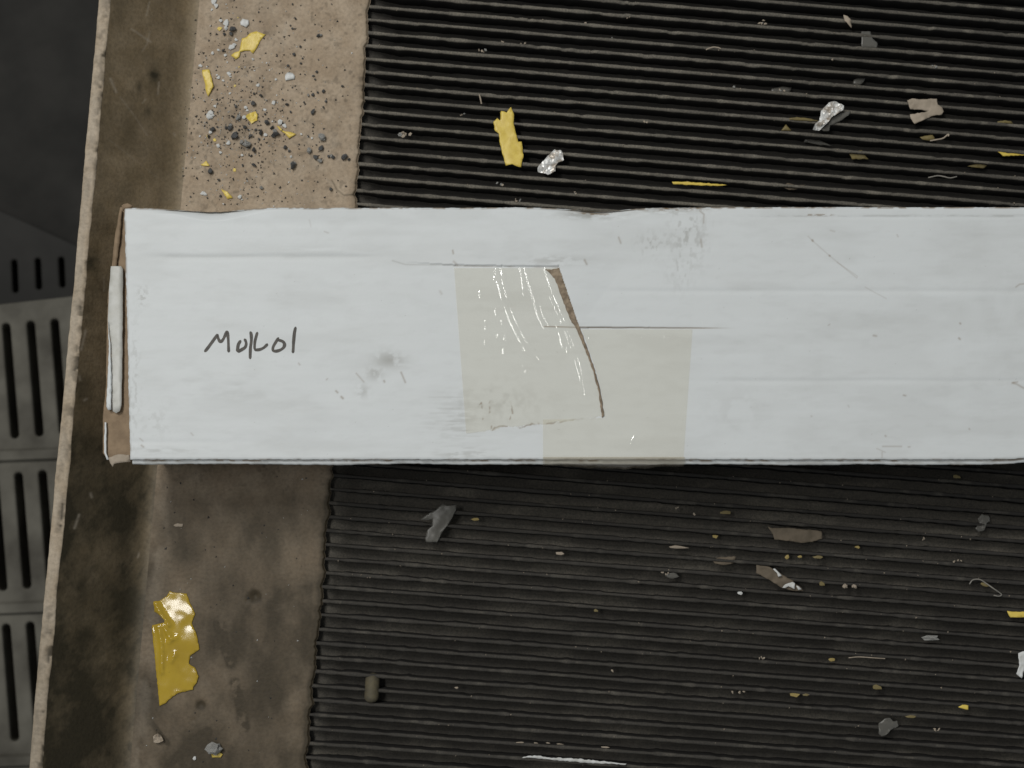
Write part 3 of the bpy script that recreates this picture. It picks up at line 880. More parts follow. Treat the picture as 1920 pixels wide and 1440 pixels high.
LET = [[[(120, 640), (165, 590), (235, 495), (330, 365), (345, 360), (360, 410), (385, 455), (415, 455), (450, 410), (492, 322), (512, 305), (528, 400), (534, 520), (538, 650)]],
       [[(748, 436), (705, 510), (692, 580), (687, 642)], [(685, 642), (760, 600), (818, 560), (838, 500), (825, 445), (800, 415)]],
       [[(908, 285), (924, 350), (926, 450), (912, 560), (906, 680), (906, 765)], [(1032, 295), (1010, 370), (986, 470), (980, 602)], [(972, 605), (1060, 600), (1130, 572), (1180, 530), (1207, 495)]],
       [[(1397, 388), (1340, 480), (1300, 555), (1300, 612), (1350, 626), (1430, 602), (1480, 560), (1496, 512), (1470, 465), (1405, 440), (1372, 450)]],
       [[(1688, 205), (1667, 300), (1656, 400), (1648, 500), (1645, 580), (1638, 662)]]]
for li, strokes in enumerate(LET):
    Vs, Fs_, b = [], [], 0
    for k, s in enumerate(strokes):
        v_, f_ = stroke_geom(zoomed(s, 370, 590, 9.143), 5.5, .00006 + .00002 * k, 300 + li * 5 + k)
        Vs.append(v_); Fs_.append(f_ + b); b += len(v_)
    o = new_obj('letter', mesh_from('letter', np.vstack(Vs) - K0, np.vstack(Fs_), [M['ink']]), top_obj)


# ------------------------------------------------------------------ clear tape with wrinkles
WR = [([(931, 502), (935, 530), (944, 562), (957, 598), (972, 628), (990, 662), (1012, 690), (1041, 716)], 5.0, .00085),
      ([(941, 502), (946, 528), (955, 553), (952, 562)], 4.5, .0008),
      ([(977, 502), (982, 530), (984, 552)], 4.5, .0007),
      ([(986, 502), (995, 535), (1003, 560), (1010, 590), (1022, 614), (1029, 619)], 5.0, .0009),
      ([(1024, 506), (1040, 552), (1058, 592), (1070, 622), (1082, 655), (1094, 695), (1099, 740)], 5.0, .0009),
      ([(973, 613), (988, 640), (1004, 662), (1020, 684)], 3.2, .0006),
      ([(1060, 605), (1068, 625), (1078, 648)], 4., .0008),
      ([(1046, 610), (1052, 628), (1057, 650)], 5., .0008)]
WR += [([(x + 9, y) for x, y in WR[0][0][:5]], 3.2, .0006), ([(x + 7, y - 4) for x, y in WR[3][0][2:]], 3.0, .0006), ([(x - 7, y + 6) for x, y in WR[4][0][1:]], 3.0, .0006), ([(x + 6, y) for x, y in WR[4][0][3:]], 2.6, .0005)]
BL = [(901, 552, 3, 9), (932, 585, 4, 10), (911, 610, 2.5, 11), (942, 605, 3, 5), (948, 634, 3, 7), (946, 658, 4, 9), (910, 643, 2.5, 5), (985, 686, 5, 5), (934, 630, 3, 4), (1050, 616, 6, 9), (928, 522, 3, 5), (1080, 600, 4, 8), (1064, 655, 2.5, 9), (987, 697, 3, 3),
      (1212, 615, 3, 3)]
WRB = [([(1163, 618), (1161, 660), (1154, 700)], 2.2, .00022), ([(1232, 618), (1236, 640), (1230, 670), (1222, 710), (1217, 742)], 3.2, .0003), ([(1238, 618), (1240, 650), (1232, 690)], 2.4, .00025),
       ([(1190, 817), (1184, 832)], 3.0, .0008), ([(1150, 712), (1135, 780), (1118, 850)], 2.4, .00007), ([(1217, 745), (1200, 800), (1186, 850)], 3.0, .00007)]
BLB = [(1285, 630, 5, 3.5), (1276, 632, 3, 3), (1255, 632, 3, 3), (1290, 634, 3, 3), (1247, 631, 2.5, 3), (1268, 650, 3, 3), (1105, 635, 2.5, 2.5), (1204, 633, 2, 2), (1272, 651, 2.5, 3)]


def tape_sheet(name, X, Y, wr, bl, seed, label, lift=.00018):
    h = np.zeros_like(X)
    for wi, (pts, w, a) in enumerate(wr):
        d = seg_dist(X, Y, pts) + 0.9 * (fbm(X / 9., Y / 15., seed + 20 + wi, 2) - .5)
        h = np.maximum(h, .17 * a * np.clip(1 - (d / w) ** 2, 0, 1) * (0.55 + .8 * fbm(X / 22., Y / 30., seed + 5 + wi, 2)))
    for (cx, cy, rx, ry) in bl:
        h = np.maximum(h, .00014 * np.clip(1 - ((X - cx) / rx / 1.3) ** 2 - ((Y - cy) / ry / 1.2) ** 2, 0, 1))
    upm = gauss(np.hypot((X - 990) / 90, (Y - 580) / 90), 1)
    h += (.00003 + .00005 * upm) * fbm((X + .35 * Y) / 14., Y / 45., seed + 2, 3) + .000006 * fbm(X / 5., Y / 7., seed + 3)
    x_, y_ = at(X, Y, ZTOP)
    z_ = ZTOP + height(X, Y) + lift + h
    V_ = np.stack([x_, y_, z_], -1).reshape(-1, 3)
    o_ = new_obj(name, mesh_from(name, V_ - K0, grid_faces(X.shape[1], X.shape[0])[:, ::-1], [M['tape']]), top_obj)
    o_['label'] = label
    return o_


U, Vv = np.meshgrid(np.linspace(0, 1, 240), np.linspace(0, 1, 280))
yb = 813 - 32 * U + 6 * (fbm(U * 30, 0 * U, 200, 3) - .5) * (U > .12) - 4 * sstep(.18, .3, U) * (1 - sstep(.3, .5, U))
Yt = 502.5 + (yb - 502.5) * Vv
xl_ = 851 + (Yt - 500) * (874 - 851) / 312.
xr_ = np.interp(Yt, [500, 530, 572, 613, 690, 735, 782], [1046, 1057, 1071, 1086, 1112, 1123, 1131])
tape_sheet('packing_tape', xl_ * (1 - U) + xr_ * U, Yt, WR, BL, 210, 'wrinkled clear tape strip with torn lower edge')
U, Vv = np.meshgrid(np.linspace(0, 1, 220), np.linspace(0, 1, 260))
Yt = 617.5 + (859.5 - 617.5) * Vv
xl_ = np.interp(Yt, [613, 690, 735, 783, 783.1, 790, 865], [1089, 1116, 1127, 1134, 1134, 1019, 1018])
xl_ = np.where(Yt < 786, xl_, 1018)
xr_ = 1298.5 - (Yt - 617) * 17 / 244.
tape_sheet('packing_tape', xl_ * (1 - U) + xr_ * U, Yt, WRB, BLB, 230, 'smooth clear tape strip running over the front edge', lift=.00012)

# folded tape where the strip wraps over the front edge
n = 150
xs = np.linspace(1018, 1284, n)
bul = .0002 + (.0009 + .0007 * fbm(xs / 30., 0 * xs, 242)) * np.clip(np.sin((xs - 1018) / 266 * math.pi), 0, 1) ** 1.3 * sstep(1018, 1150, xs) + .0004 * fbm(xs / 14., 0 * xs, 240)
rows = []
for (py, dz, out) in [(857, .0004, 0), (860, .0005, 0), (862, .0002, .25), (862, -.0015, .8), (862, -.005, 1.0), (862, -.010, .8), (862, -.018, .45), (862, -.026, .25)]:
    x_, y_ = at(xs, np.full(n, float(py)), ZTOP)
    if dz > 0.0003: zz = ZTOP + height(xs, np.full(n, float(py))) + dz
    else: zz = np.full(n, ZTOP + dz)
    wr_ = .0013 * (fbm(xs / 16. + dz * 300, 0 * xs + dz * 700, 241, 3) - .5) * (out > .2)
    rows.append(np.stack([x_, y_ - bul * out - .0016 * min(1, out * 1.3) * (dz > -.008) + (.0012 if dz < -.008 else 0) + wr_, zz], -1))
V = np.stack(rows, 0).reshape(-1, 3)
o = new_obj('tape_fold', mesh_from('tape_fold', V - K0, grid_faces(n, len(rows))[:, ::-1], [M['tape_wrap']]), top_obj)
o['label'] = 'crumpled tape folded over the front edge'

# ------------------------------------------------------------------ crumbs, chips and flakes lying about
def crumb_mesh(name, mat, seed, flat=.7, sub=1):
    bm = bmesh.new()
    bmesh.ops.create_icosphere(bm, subdivisions=sub, radius=.5)
    r = random.Random(seed)
    sx, sy = r.uniform(.75, 1.15), r.uniform(.55, .9)
    for v in bm.verts:
        k = r.uniform(.55, 1.3)
        v.co = Vector((v.co.x * sx * k, v.co.y * sy * k, v.co.z * flat * k))
    zmin = min(v.co.z for v in bm.verts)
    for v in bm.verts: v.co.z -= zmin
    me_ = bpy.data.meshes.new(name)
    bm.to_mesh(me_); bm.free()
    me_.materials.append(mat)
    return me_


BLK = [crumb_mesh('rubber_crumb', M['crumb'], 400 + k, .62, 1) for k in range(7)]
GRY = [crumb_mesh('gravel_grain', M['grey_crumb'], 430 + k, .6, 2) for k in range(4)]
WHT = [crumb_mesh('white_chip', M['white'], 450 + k, .30) for k in range(6)]
YEL = [crumb_mesh('yellow_chip', M['yellow'], 470 + k, .14) for k in range(4)]
OLV = [crumb_mesh('dull_yellow_chip', M['olive'], 480 + k, .16) for k in range(4)]
YLD = [crumb_mesh('yellow_chip', M['yellow_dull'], 475 + k, .14) for k in range(4)]
TAN = [crumb_mesh('beige_crumb', M['tan'], 490 + k, .5) for k in range(5)]


def put(meshes, name, px, py, size, Z, label, cat, group, rot=None, aspect=1.0):
    sc = size * (CAM[2] - Z) / FPX
    x_, y_ = map(float, at(px, py, Z))
    o_ = new_obj(name, random.choice(meshes))
    o_.location = (x_, y_, Z)
    o_.rotation_euler = (0, 0, random.uniform(0, 6.28) if rot is None else rot)
    o_.scale = (sc * aspect, sc, sc)
    return tag(o_, label, cat, group)


Z3 = 3.692
zs = ZP + .0001
black = [(300, 238, 32), (358, 205, 44), (345, 235, 30), (290, 352, 26), (950, 250, 36), (740, 457, 24), (828, 440, 18), (938, 500, 28), (915, 525, 22), (925, 550, 18), (857, 515, 14), (770, 607, 14), (1117, 598, 24),
         (985, 633, 26), (945, 640, 24), (910, 657, 28), (1000, 703, 26), (850, 710, 20), (985, 745, 22), (910, 775, 42), (733, 725, 28), (702, 690, 16), (757, 775, 18), (555, 665, 28), (505, 650, 22), (500, 718, 42),
         (595, 850, 44), (440, 880, 42), (340, 890, 46), (220, 897, 36), (370, 945, 56), (480, 940, 34), (550, 920, 36), (515, 898, 26), (655, 930, 50), (638, 945, 36), (540, 965, 22), (503, 1040, 42), (485, 1080, 20),
         (720, 1022, 32), (748, 1045, 24), (970, 1028, 40), (930, 1090, 40), (1020, 1085, 24), (1050, 1088, 38), (1130, 1090, 44), (1160, 1105, 24), (775, 1150, 56), (505, 1145, 34), (425, 1145, 18), (205, 1185, 52), (262, 1248, 20),
         (835, 1248, 18), (1035, 1310, 28), (272, 1358, 22), (770, 200, 20), (755, 178, 14), (825, 325, 20), (780, 380, 30), (840, 405, 18), (815, 1000, 16), (630, 885, 28), (190, 945, 30), (360, 810, 20), (580, 790, 20),
         (380, 740, 24), (880, 945, 18), (912, 860, 16), (935, 1005, 16), (400, 900, 18), (465, 900, 22), (700, 905, 20), (310, 885, 22), (250, 880, 18), (385, 920, 20), (815, 1030, 14), (1140, 1290, 16), (180, 1370, 16), (65, 1362, 14),
         (790, 130, 22), (330, 88, 14), (380, 50, 12), (950, 415, 12), (755, 473, 12), (1040, 30, 12), (770, 30, 14), (535, 85, 12), (310, 1155, 12), (430, 1315, 12)]
for (a, b, s) in black:
    put(BLK, 'rubber_crumb', 340 + a / Z3, b / Z3, 1.08 * s / Z3, zs, 'small black rubber crumb scattered on the brown steel plate', 'crumb', 'black rubber crumbs on the steel plate', aspect=random.uniform(.9, 1.35))
grey = [(885, 1045, 34), (960, 1115, 36), (975, 955, 48), (455, 1000, 54), (420, 990, 36), (555, 1300, 28), (880, 660, 20), (395, 818, 40), (775, 1135, 34), (340, 870, 24), (1000, 700, 18), (965, 245, 22), (1125, 1080, 22), (1040, 1080, 20), (650, 910, 26)]
for (a, b, s) in grey:
    put(GRY, 'gravel_grain', 340 + a / Z3, b / Z3, 1.2 * s / Z3, zs, 'speckled grey grain of grit on the brown steel plate', 'grit grain', 'grey grit grains on the steel plate')
white = [(225, 15, 40), (240, 42, 34), (212, 66, 16), (275, 145, 26), (312, 165, 44), (310, 195, 32), (345, 330, 40), (365, 312, 32), (380, 275, 24), (217, 370, 24), (307, 382, 24), (258, 348, 20), (495, 410, 26), (130, 455, 24),
         (257, 537, 26), (333, 512, 28), (340, 530, 18), (288, 557, 18), (530, 590, 26), (657, 550, 20), (640, 710, 32), (445, 745, 26), (455, 765, 18), (233, 737, 22), (200, 780, 34), (195, 805, 46), (220, 800, 22), (200, 918, 26),
         (685, 845, 40), (712, 870, 30), (582, 935, 28), (325, 990, 32), (257, 1012, 30), (420, 1075, 20), (272, 1055, 22), (145, 1338, 28), (165, 1342, 28), (405, 1365, 30), (420, 1382, 18), (830, 928, 18), (905, 955, 18), (580, 760, 22),
         (436, 812, 34), (335, 648, 16), (320, 600, 12), (318, 432, 13), (508, 487, 12), (560, 433, 13), (590, 437, 13), (178, 463, 11), (630, 842, 14), (215, 692, 15), (128, 945, 16), (760, 1085, 20), (245, 520, 16), (1180, 368, 12), (610, 487, 11),
         (660, 660, 11), (310, 30, 12), (200, 180, 10), (290, 1412, 12), (745, 1262, 11), (640, 1428, 12), (95, 1092, 11), (540, 340, 10)]
for (a, b, s) in white:
    put(WHT, 'white_chip', 340 + a / Z3, b / Z3, 1.25 * s / Z3, zs, 'small white paint chip scattered on the brown steel plate', 'chip', 'white chips on the steel plate')
flake('white_chip', zoomed([(720, 520), (735, 505), (770, 508), (786, 525), (784, 550), (740, 556), (722, 560)], 340, 0, Z3), zs, M['white'], 'bright white angular chip alone on the brown steel plate', 'chip', amp=.0006, scale=6, spacing=3, thick=.0004)
flake('white_chip', zoomed([(408, 155), (425, 132), (466, 142), (468, 172), (450, 192), (412, 175)], 340, 0, Z3), zs, M['white'], 'square white chip beside the large yellow flake on the steel plate', 'chip', amp=.0006, scale=6, spacing=3, thick=.0004)
for (a, b, s) in [(265, 198, 36), (400, 465, 16), (370, 595, 26), (230, 968, 36), (367, 1177, 30), (392, 122, 13), (185, 942, 24)]:
    put(YEL, 'yellow_chip', 340 + a / Z3, b / Z3, s / Z3, zs, 'tiny yellow chip among the crumbs on the brown steel plate', 'chip', 'tiny yellow chips on the steel plate')
flake('yellow_flake', zoomed([(408, 340), (420, 268), (445, 262), (480, 230), (520, 218), (585, 240), (545, 285), (515, 345), (497, 372), (475, 350), (440, 352), (408, 360), (402, 395), (378, 412), (345, 385), (365, 368), (402, 358)], 340, 0, Z3),
      zs, M['yellow'], 'large bright yellow flake with a small lobe on the steel plate', 'flake', amp=.0006, spacing=4)
flake('yellow_flake', zoomed([(145, 485), (195, 483), (215, 560), (225, 605), (205, 640), (188, 670), (172, 630), (160, 560), (148, 520)], 340, 0, Z3),
      zs, M['yellow'], 'long narrow yellow flake beside the dark flange', 'flake', amp=.0006, spacing=4, tilt=(.00003, 0))
flake('yellow_flake', zoomed([(447, 810), (475, 785), (515, 772), (530, 800), (528, 835), (487, 858)], 340, 0, Z3), zs, M['yellow'], 'crumpled yellow flake among the black crumbs', 'flake', amp=.0012, scale=5, spacing=3, smooth=False)
flake('yellow_flake', zoomed([(658, 870), (680, 880), (715, 912), (755, 915), (795, 930), (750, 960), (720, 925), (680, 900)], 340, 0, Z3), zs, M['yellow'], 'hooked yellow sliver touching a white chip on the steel plate', 'flake', amp=.0009, scale=7, spacing=3)
flake('yellow_flake', zoomed([(135, 1142), (175, 1115), (200, 1148), (165, 1150)], 340, 0, Z3), zs, M['yellow'], 'small triangular yellow flake leaning on a black crumb', 'flake', amp=.0009, scale=5, spacing=3)
flake('yellow_flake', zoomed([(278, 1312), (320, 1328), (357, 1372), (318, 1378), (295, 1340)], 340, 0, Z3), zs, M['yellow'], 'pointed yellow flake close behind the carton on the steel plate', 'flake', amp=.0007, scale=8, spacing=3)

# on the plate in front of the carton
P5 = 5.54
flake('yellow_film', zoomed([(490, 155), (520, 170), (600, 175), (665, 182), (690, 250), (755, 390), (720, 490), (770, 610), (800, 760), (700, 830), (690, 910), (750, 950), (790, 1040), (770, 1110), (735, 1150), (735, 1180), (600, 1210), (520, 1250), (450, 1320), (385, 1350),
                              (370, 1200), (330, 780), (305, 540), (310, 510), (400, 490), (440, 480), (440, 450), (400, 420), (330, 370), (320, 265), (390, 255), (460, 210)], 230, 1080, P5),
      zs, M['yellow_gloss'], 'large glossy torn yellow film piece with a notched side on the plate', 'film scrap', amp=.0003, scale=40, spacing=3.5, crease=[([(292, 1130), (302, 1150), (318, 1172)], 4, .0012), ([(297, 1172), (303, 1200), (305, 1235), (304, 1262)], 3, .0010), ([(306, 1172), (314, 1185), (321, 1197)], 3.5, .0011), ([(316, 1205), (326, 1198), (331, 1196)], 3, .0008), ([(328, 1228), (322, 1240)], 4, .0007)])
flake('brown_chip', [(325, 985), (333, 981), (344, 982), (342, 988), (330, 988)], zs, M['tan'], 'small tan chip on the plate close in front of the carton', 'chip', amp=.0004, spacing=3)
flake('stone_chip', [(289, 1380), (296, 1373), (303, 1378), (308, 1388), (298, 1392), (290, 1390)], zs, M['tan'], 'pale stone chip lodged in a dark crack of the plate', 'stone chip', amp=.0020, scale=4, spacing=3, smooth=False, thick=.0012)
put(GRY, 'gravel_grain', 403, 1403, 28, zs, 'large grey grit lump beside a yellow scrap on the plate', 'grit grain', None, rot=.3)
flake('yellow_chip', [(396, 1412), (412, 1410), (418, 1414), (414, 1420), (398, 1420)], zs + .0001, M['yellow'], 'yellow scrap tucked under the large grey grit lump', 'chip', amp=.0004, spacing=3)
put(WHT, 'white_chip', 365, 1422, 9, zs, 'lone white chip near the large grey grit lump', 'chip', None)

# on the ribbed mat behind the carton
zm = 0.0004
flake('yellow_flake', zoomed([(808, 145), (848, 240), (845, 370), (870, 480), (900, 590), (945, 588), (955, 640), (958, 720), (972, 760), (940, 918), (880, 905), (825, 880), (745, 898), (690, 700), (665, 600), (655, 490), (605, 450), (583, 335), (632, 288), (670, 320), (680, 200), (700, 198), (755, 218)], 840, 180, 6.857),
      zm, M['yellow'], 'tall ragged yellow flake lying across the ribs of the mat', 'flake', amp=.0007, spacing=4)
flake('foil_scrap', zoomed([(1150, 940), (1180, 890), (1240, 830), (1330, 730), (1370, 695), (1400, 710), (1450, 705), (1480, 750), (1487, 830), (1420, 855), (1385, 900), (1380, 970), (1280, 1020), (1250, 1000), (1155, 980)], 840, 180, 6.857),
      zm, M['foil'], 'white and brown mottled scrap beside the tall yellow flake', 'scrap', amp=.0022, scale=9, spacing=3.2, smooth=False)
flake('foil_scrap', zoomed([(185, 370), (205, 325), (245, 290), (255, 215), (320, 145), (380, 145), (440, 175), (435, 210), (350, 260), (300, 320), (240, 375)], 1480, 160, 4.364),
      zm + .0010, M['foil'], 'crumpled silvery foil twist lying on a grey film scrap', 'foil', amp=.0034, scale=6, spacing=2.6, smooth=False)
flake('film_scrap', zoomed([(290, 340), (350, 262), (420, 232), (500, 210), (480, 250), (400, 300), (330, 330), (325, 375), (280, 375), (255, 360)], 1480, 160, 4.364),
      zm, M['greyfilm'], 'dull grey film scrap under the silvery foil twist', 'film scrap', amp=.0006, spacing=4)
flake('paper_scrap', zoomed([(960, 130), (1000, 112), (1100, 118), (1205, 112), (1210, 160), (1245, 185), (1258, 220), (1240, 245), (1160, 255), (1090, 290), (1020, 320), (990, 270), (985, 240), (1100, 225), (1140, 210), (1060, 200), (985, 200)], 1480, 160, 4.364),
      zm, M['tan'], 'forked tan paper scrap lying across the ribs', 'paper scrap', amp=.0014, scale=12, spacing=3.5)
SC = [([(480, 545), (590, 535), (620, 580), (650, 605), (510, 605)], 'olive', -.0022, 'dull yellow square flake sunk between two ribs', 'yellow_flake'),
      ([(1065, 425), (1165, 410), (1190, 440), (1150, 455), (1090, 445)], 'olive', -.0018, 'dull olive flake with a curled thread at its end', 'yellow_flake'),
      ([(1690, 540), (1705, 525), (1745, 550), (1850, 550), (1960, 530), (1990, 570), (1745, 580)], 'yellow', -.0010, 'long yellow strip lying along a rib', 'yellow_flake'),
      ([(1455, 665), (1600, 625), (1640, 640), (1590, 680)], 'olive', -.0024, 'dark olive leaf-shaped flake between ribs', 'yellow_flake'),
      ([(1700, 300), (1760, 288), (1810, 295), (1830, 315), (1700, 312)], 'olive', -.0015, 'dark olive flake with a rounded back against a rib', 'yellow_flake'),
      ([(0, 270), (60, 262), (130, 268), (235, 288), (230, 298), (120, 290), (0, 284)], 'olive', .0003, 'thin brownish sliver pointing at the silvery foil twist', 'sliver')]
for pts, mk, z_, lab, nm in SC:
    flake(nm, zoomed(pts, 1480, 160, 4.364), z_, M[mk], lab, 'flake', amp=.0006, spacing=4, tilt=(0, -.00004 if z_ < 0 else 0))
R3 = (1280, 0, 3.0)
flake('olive_flake', zoomed([(553, 735), (580, 700), (612, 735)], *R3), -.001, M['olive'], 'small triangular olive flake between ribs', 'flake', amp=.0003, spacing=4)
flake('film_scrap', zoomed([(1005, 178), (1055, 178), (1065, 215), (1095, 245), (1090, 270), (1005, 270)], *R3), -.0004, M['greyfilm'], 'grey film scrap with one curved corner between ribs', 'film scrap', amp=.0006, spacing=4)
flake('paper_chip', zoomed([(903, 85), (925, 92), (945, 112), (948, 160), (930, 140), (910, 118)], *R3), zm, M['tan'], 'pointed beige paper chip on the rearmost ribs', 'chip', amp=.0008, scale=5, spacing=3)
flake('film_scrap', zoomed([(490, 525), (500, 500), (560, 488), (612, 492), (600, 520)], *R3), -.0045, M['greyfilm'], 'faint grey film scrap deep in a groove behind the foil', 'film scrap', amp=.0004, spacing=5)
flake('film_scrap', zoomed([(955, 470), (962, 450), (1040, 425), (1010, 470), (985, 485)], *R3), -.004, M['greyfilm'], 'faint grey curled film beside a rib behind the paper scrap', 'film scrap', amp=.0008, spacing=4)
flake('film_scrap', zoomed([(680, 800), (690, 778), (760, 785), (840, 822), (760, 815)], *R3), -.0045, M['greyfilm'], 'faint grey film sunk in the groove beneath the foil twist', 'film scrap', amp=.0004, spacing=5)
flake('yellow_splinter', [(1260, 341), (1300, 342), (1345, 345), (1363, 347.5), (1345, 349), (1300, 347), (1262, 345.5)], .0006, M['yellow'], 'thin straight yellow splinter lying close behind the carton', 'splinter', amp=.0003, spacing=3)
flake('brown_flake', zoomed([(560, 1050), (590, 1030), (640, 1045), (690, 1040), (660, 1062), (600, 1070)], *R3), -.0018, M['dulltan'], 'dull brown flake in the groove close behind the carton', 'flake', amp=.0004, spacing=4)

# clusters of dirt on the ribs behind the carton
BEHIND = ['in the clump in the groove beside the plate', 'clumped on a rib behind the silvery foil twist', 'in the heap of three on the rib behind the foil twist', 'heaped on a rib behind the tall yellow flake', 'on the rib above the heap behind the tall yellow flake', 'beside the pale heap behind the mottled scrap', 'just behind the tip of the tall yellow flake', 'below the tall yellow flake', 'close to the carton below the tall yellow flake', 'below the mottled white scrap', 'on the rearmost ribs behind the mottled scrap', 'on a rib between the mottled scrap and the foil twist', 'on the rearmost rib above the yellow splinter', 'on a rib behind the forked tan paper', 'on a rib above the yellow splinter', 'on a rib beside the faint grey film', 'on a rib beneath the grey film with a curved corner', 'at the end of the yellow splinter']
for ci, (cx, cy, n_, s_) in enumerate([(760, 252, 9, 9), (1430, 42, 5, 7), (1382, 165, 4, 6), (903, 97, 4, 7), (943, 78, 3, 5), (982, 83, 3, 5), (867, 215, 3, 4), (936, 345, 3, 6), (970, 376, 4, 6), (1078, 361, 3, 5), (1095, 45, 3, 6), (1147, 72, 3, 4), (1180, 33, 3, 5), (1750, 124, 4, 6), (1210, 228, 4, 8), (1465, 170, 3, 5), (1565, 112, 3, 5), (1285, 345, 3, 8)]):
    for k in range(n_):
        put(TAN if random.random() < .7 else GRY, 'beige_crumb', cx + random.uniform(-1, 1) * s_ * 1.1, cy + random.uniform(-.45, .45) * s_, random.uniform(.5, 1.0) * s_, random.choice((.0, -.0008)),
            'beige dirt crumb ' + BEHIND[ci], 'crumb', 'beige dirt crumbs ' + BEHIND[ci])
# curled thread and thin fibres
def tube(name, pts, r, Z, mat, label, cat, group=None):
    L = smooth_line(pts, 8)
    x_, y_ = at(L[:, 0], L[:, 1], Z)
    cz = Z + .0002 + .0006 * fbm(L[:, 0] / 9., L[:, 1] / 9., 310)
    P = np.stack([x_, y_, cz], -1)
    d = np.gradient(P, axis=0); d /= np.linalg.norm(d, axis=1)[:, None] + 1e-12
    s1 = np.cross(d, [0, 0, 1.]); s1 /= np.linalg.norm(s1, axis=1)[:, None] + 1e-12
    s2 = np.cross(s1, d)
    k = 6
    ring = [P + r * (math.cos(2 * math.pi * a / k) * s1 + math.sin(2 * math.pi * a / k) * s2) for a in range(k + 1)]
    V_ = np.stack(ring, 1).reshape(-1, 3)
    org = P.mean(0); org[2] = Z
    o_ = new_obj(name, mesh_from(name, V_ - org, grid_faces(k + 1, len(L)), [mat])); o_.location = org
    return tag(o_, label, cat, group)


tube('curled_thread', zoomed([(1150, 455), (1200, 447), (1255, 435), (1290, 408), (1302, 404), (1298, 420)], 1480, 160, 4.364), .0003, .0002, M['tan'], 'curled tan thread at the end of an olive flake', 'thread')
tube('fibre', [(899, 178), (901, 186), (903, 196)], .0003, .0001, M['tan'], 'short upright beige fibre between ribs near the tall yellow flake', 'fibre')
tube('fibre', zoomed([(130, 282), (165, 268), (195, 270), (213, 276)], *R3), .00025, .0004, M['tan'], 'arched pale fibre on a rib behind the foil twist', 'fibre')
tube('fibre', zoomed([(1380, 1000), (1440, 990), (1500, 1002), (1540, 995)], *R3), .00025, .0004, M['wire'], 'wavy grey fibre on a rib beneath the paper scrap', 'fibre')

# on the mat in front of the carton
flake('film_scrap', zoomed([(1470, 1080), (1455, 1030), (1490, 910), (1550, 860), (1555, 760), (1500, 775), (1385, 770), (1500, 690), (1600, 640), (1700, 550), (1760, 580), (1890, 570), (1880, 650), (1780, 830), (1680, 960), (1620, 1085)], 600, 870, 7.385),
      zm, M['greyfilm'], 'grey hooked film scrap on the mat near the plate', 'film scrap', amp=.0010, spacing=3.5)
P8 = (1380, 920, 6.546)
flake('paper_scrap', zoomed([(390, 440), (435, 460), (640, 455), (1000, 490), (1045, 500), (1060, 590), (930, 630), (790, 640), (640, 615), (470, 600), (440, 520)], *P8), zm, M['dulltan'], 'dull brown paper scrap lying in front of the carton', 'paper scrap', amp=.0007, spacing=4)
flake('foil_scrap', zoomed([(245, 910), (390, 930), (540, 1010), (600, 1050), (690, 1100), (720, 1140), (800, 1190), (825, 1230), (700, 1230), (560, 1190), (400, 1090), (245, 1010)], *P8), zm, M['dulltan'], 'long brown foil strip with white patches on the mat', 'foil', amp=.0012, scale=9, spacing=3.5)
fo = bpy.context.scene.objects[-1] if False else [q for q in col.objects if q.get('label') == 'long brown foil strip with white patches on the mat'][0]
for pts in ([(565, 1190), (600, 1150), (690, 1120), (720, 1135), (718, 1210), (640, 1172), (600, 1195)], [(450, 960), (475, 955), (520, 1000), (560, 1045), (515, 1055), (500, 1010)], [(735, 1165), (760, 1170), (805, 1210), (760, 1218)]):  # white pieces stand for glints on the foil
    seedc[0] += 3
    pm = flake_mesh('white_glint', zoomed(pts, *P8), zm + .0014, tuple(fo.location), [M['white']], lambda x, y: .0005 * fbm(x / 5., y / 5., 9), .0002, 3, seedc[0], True, .3)
    new_obj('white_glint', pm, fo)
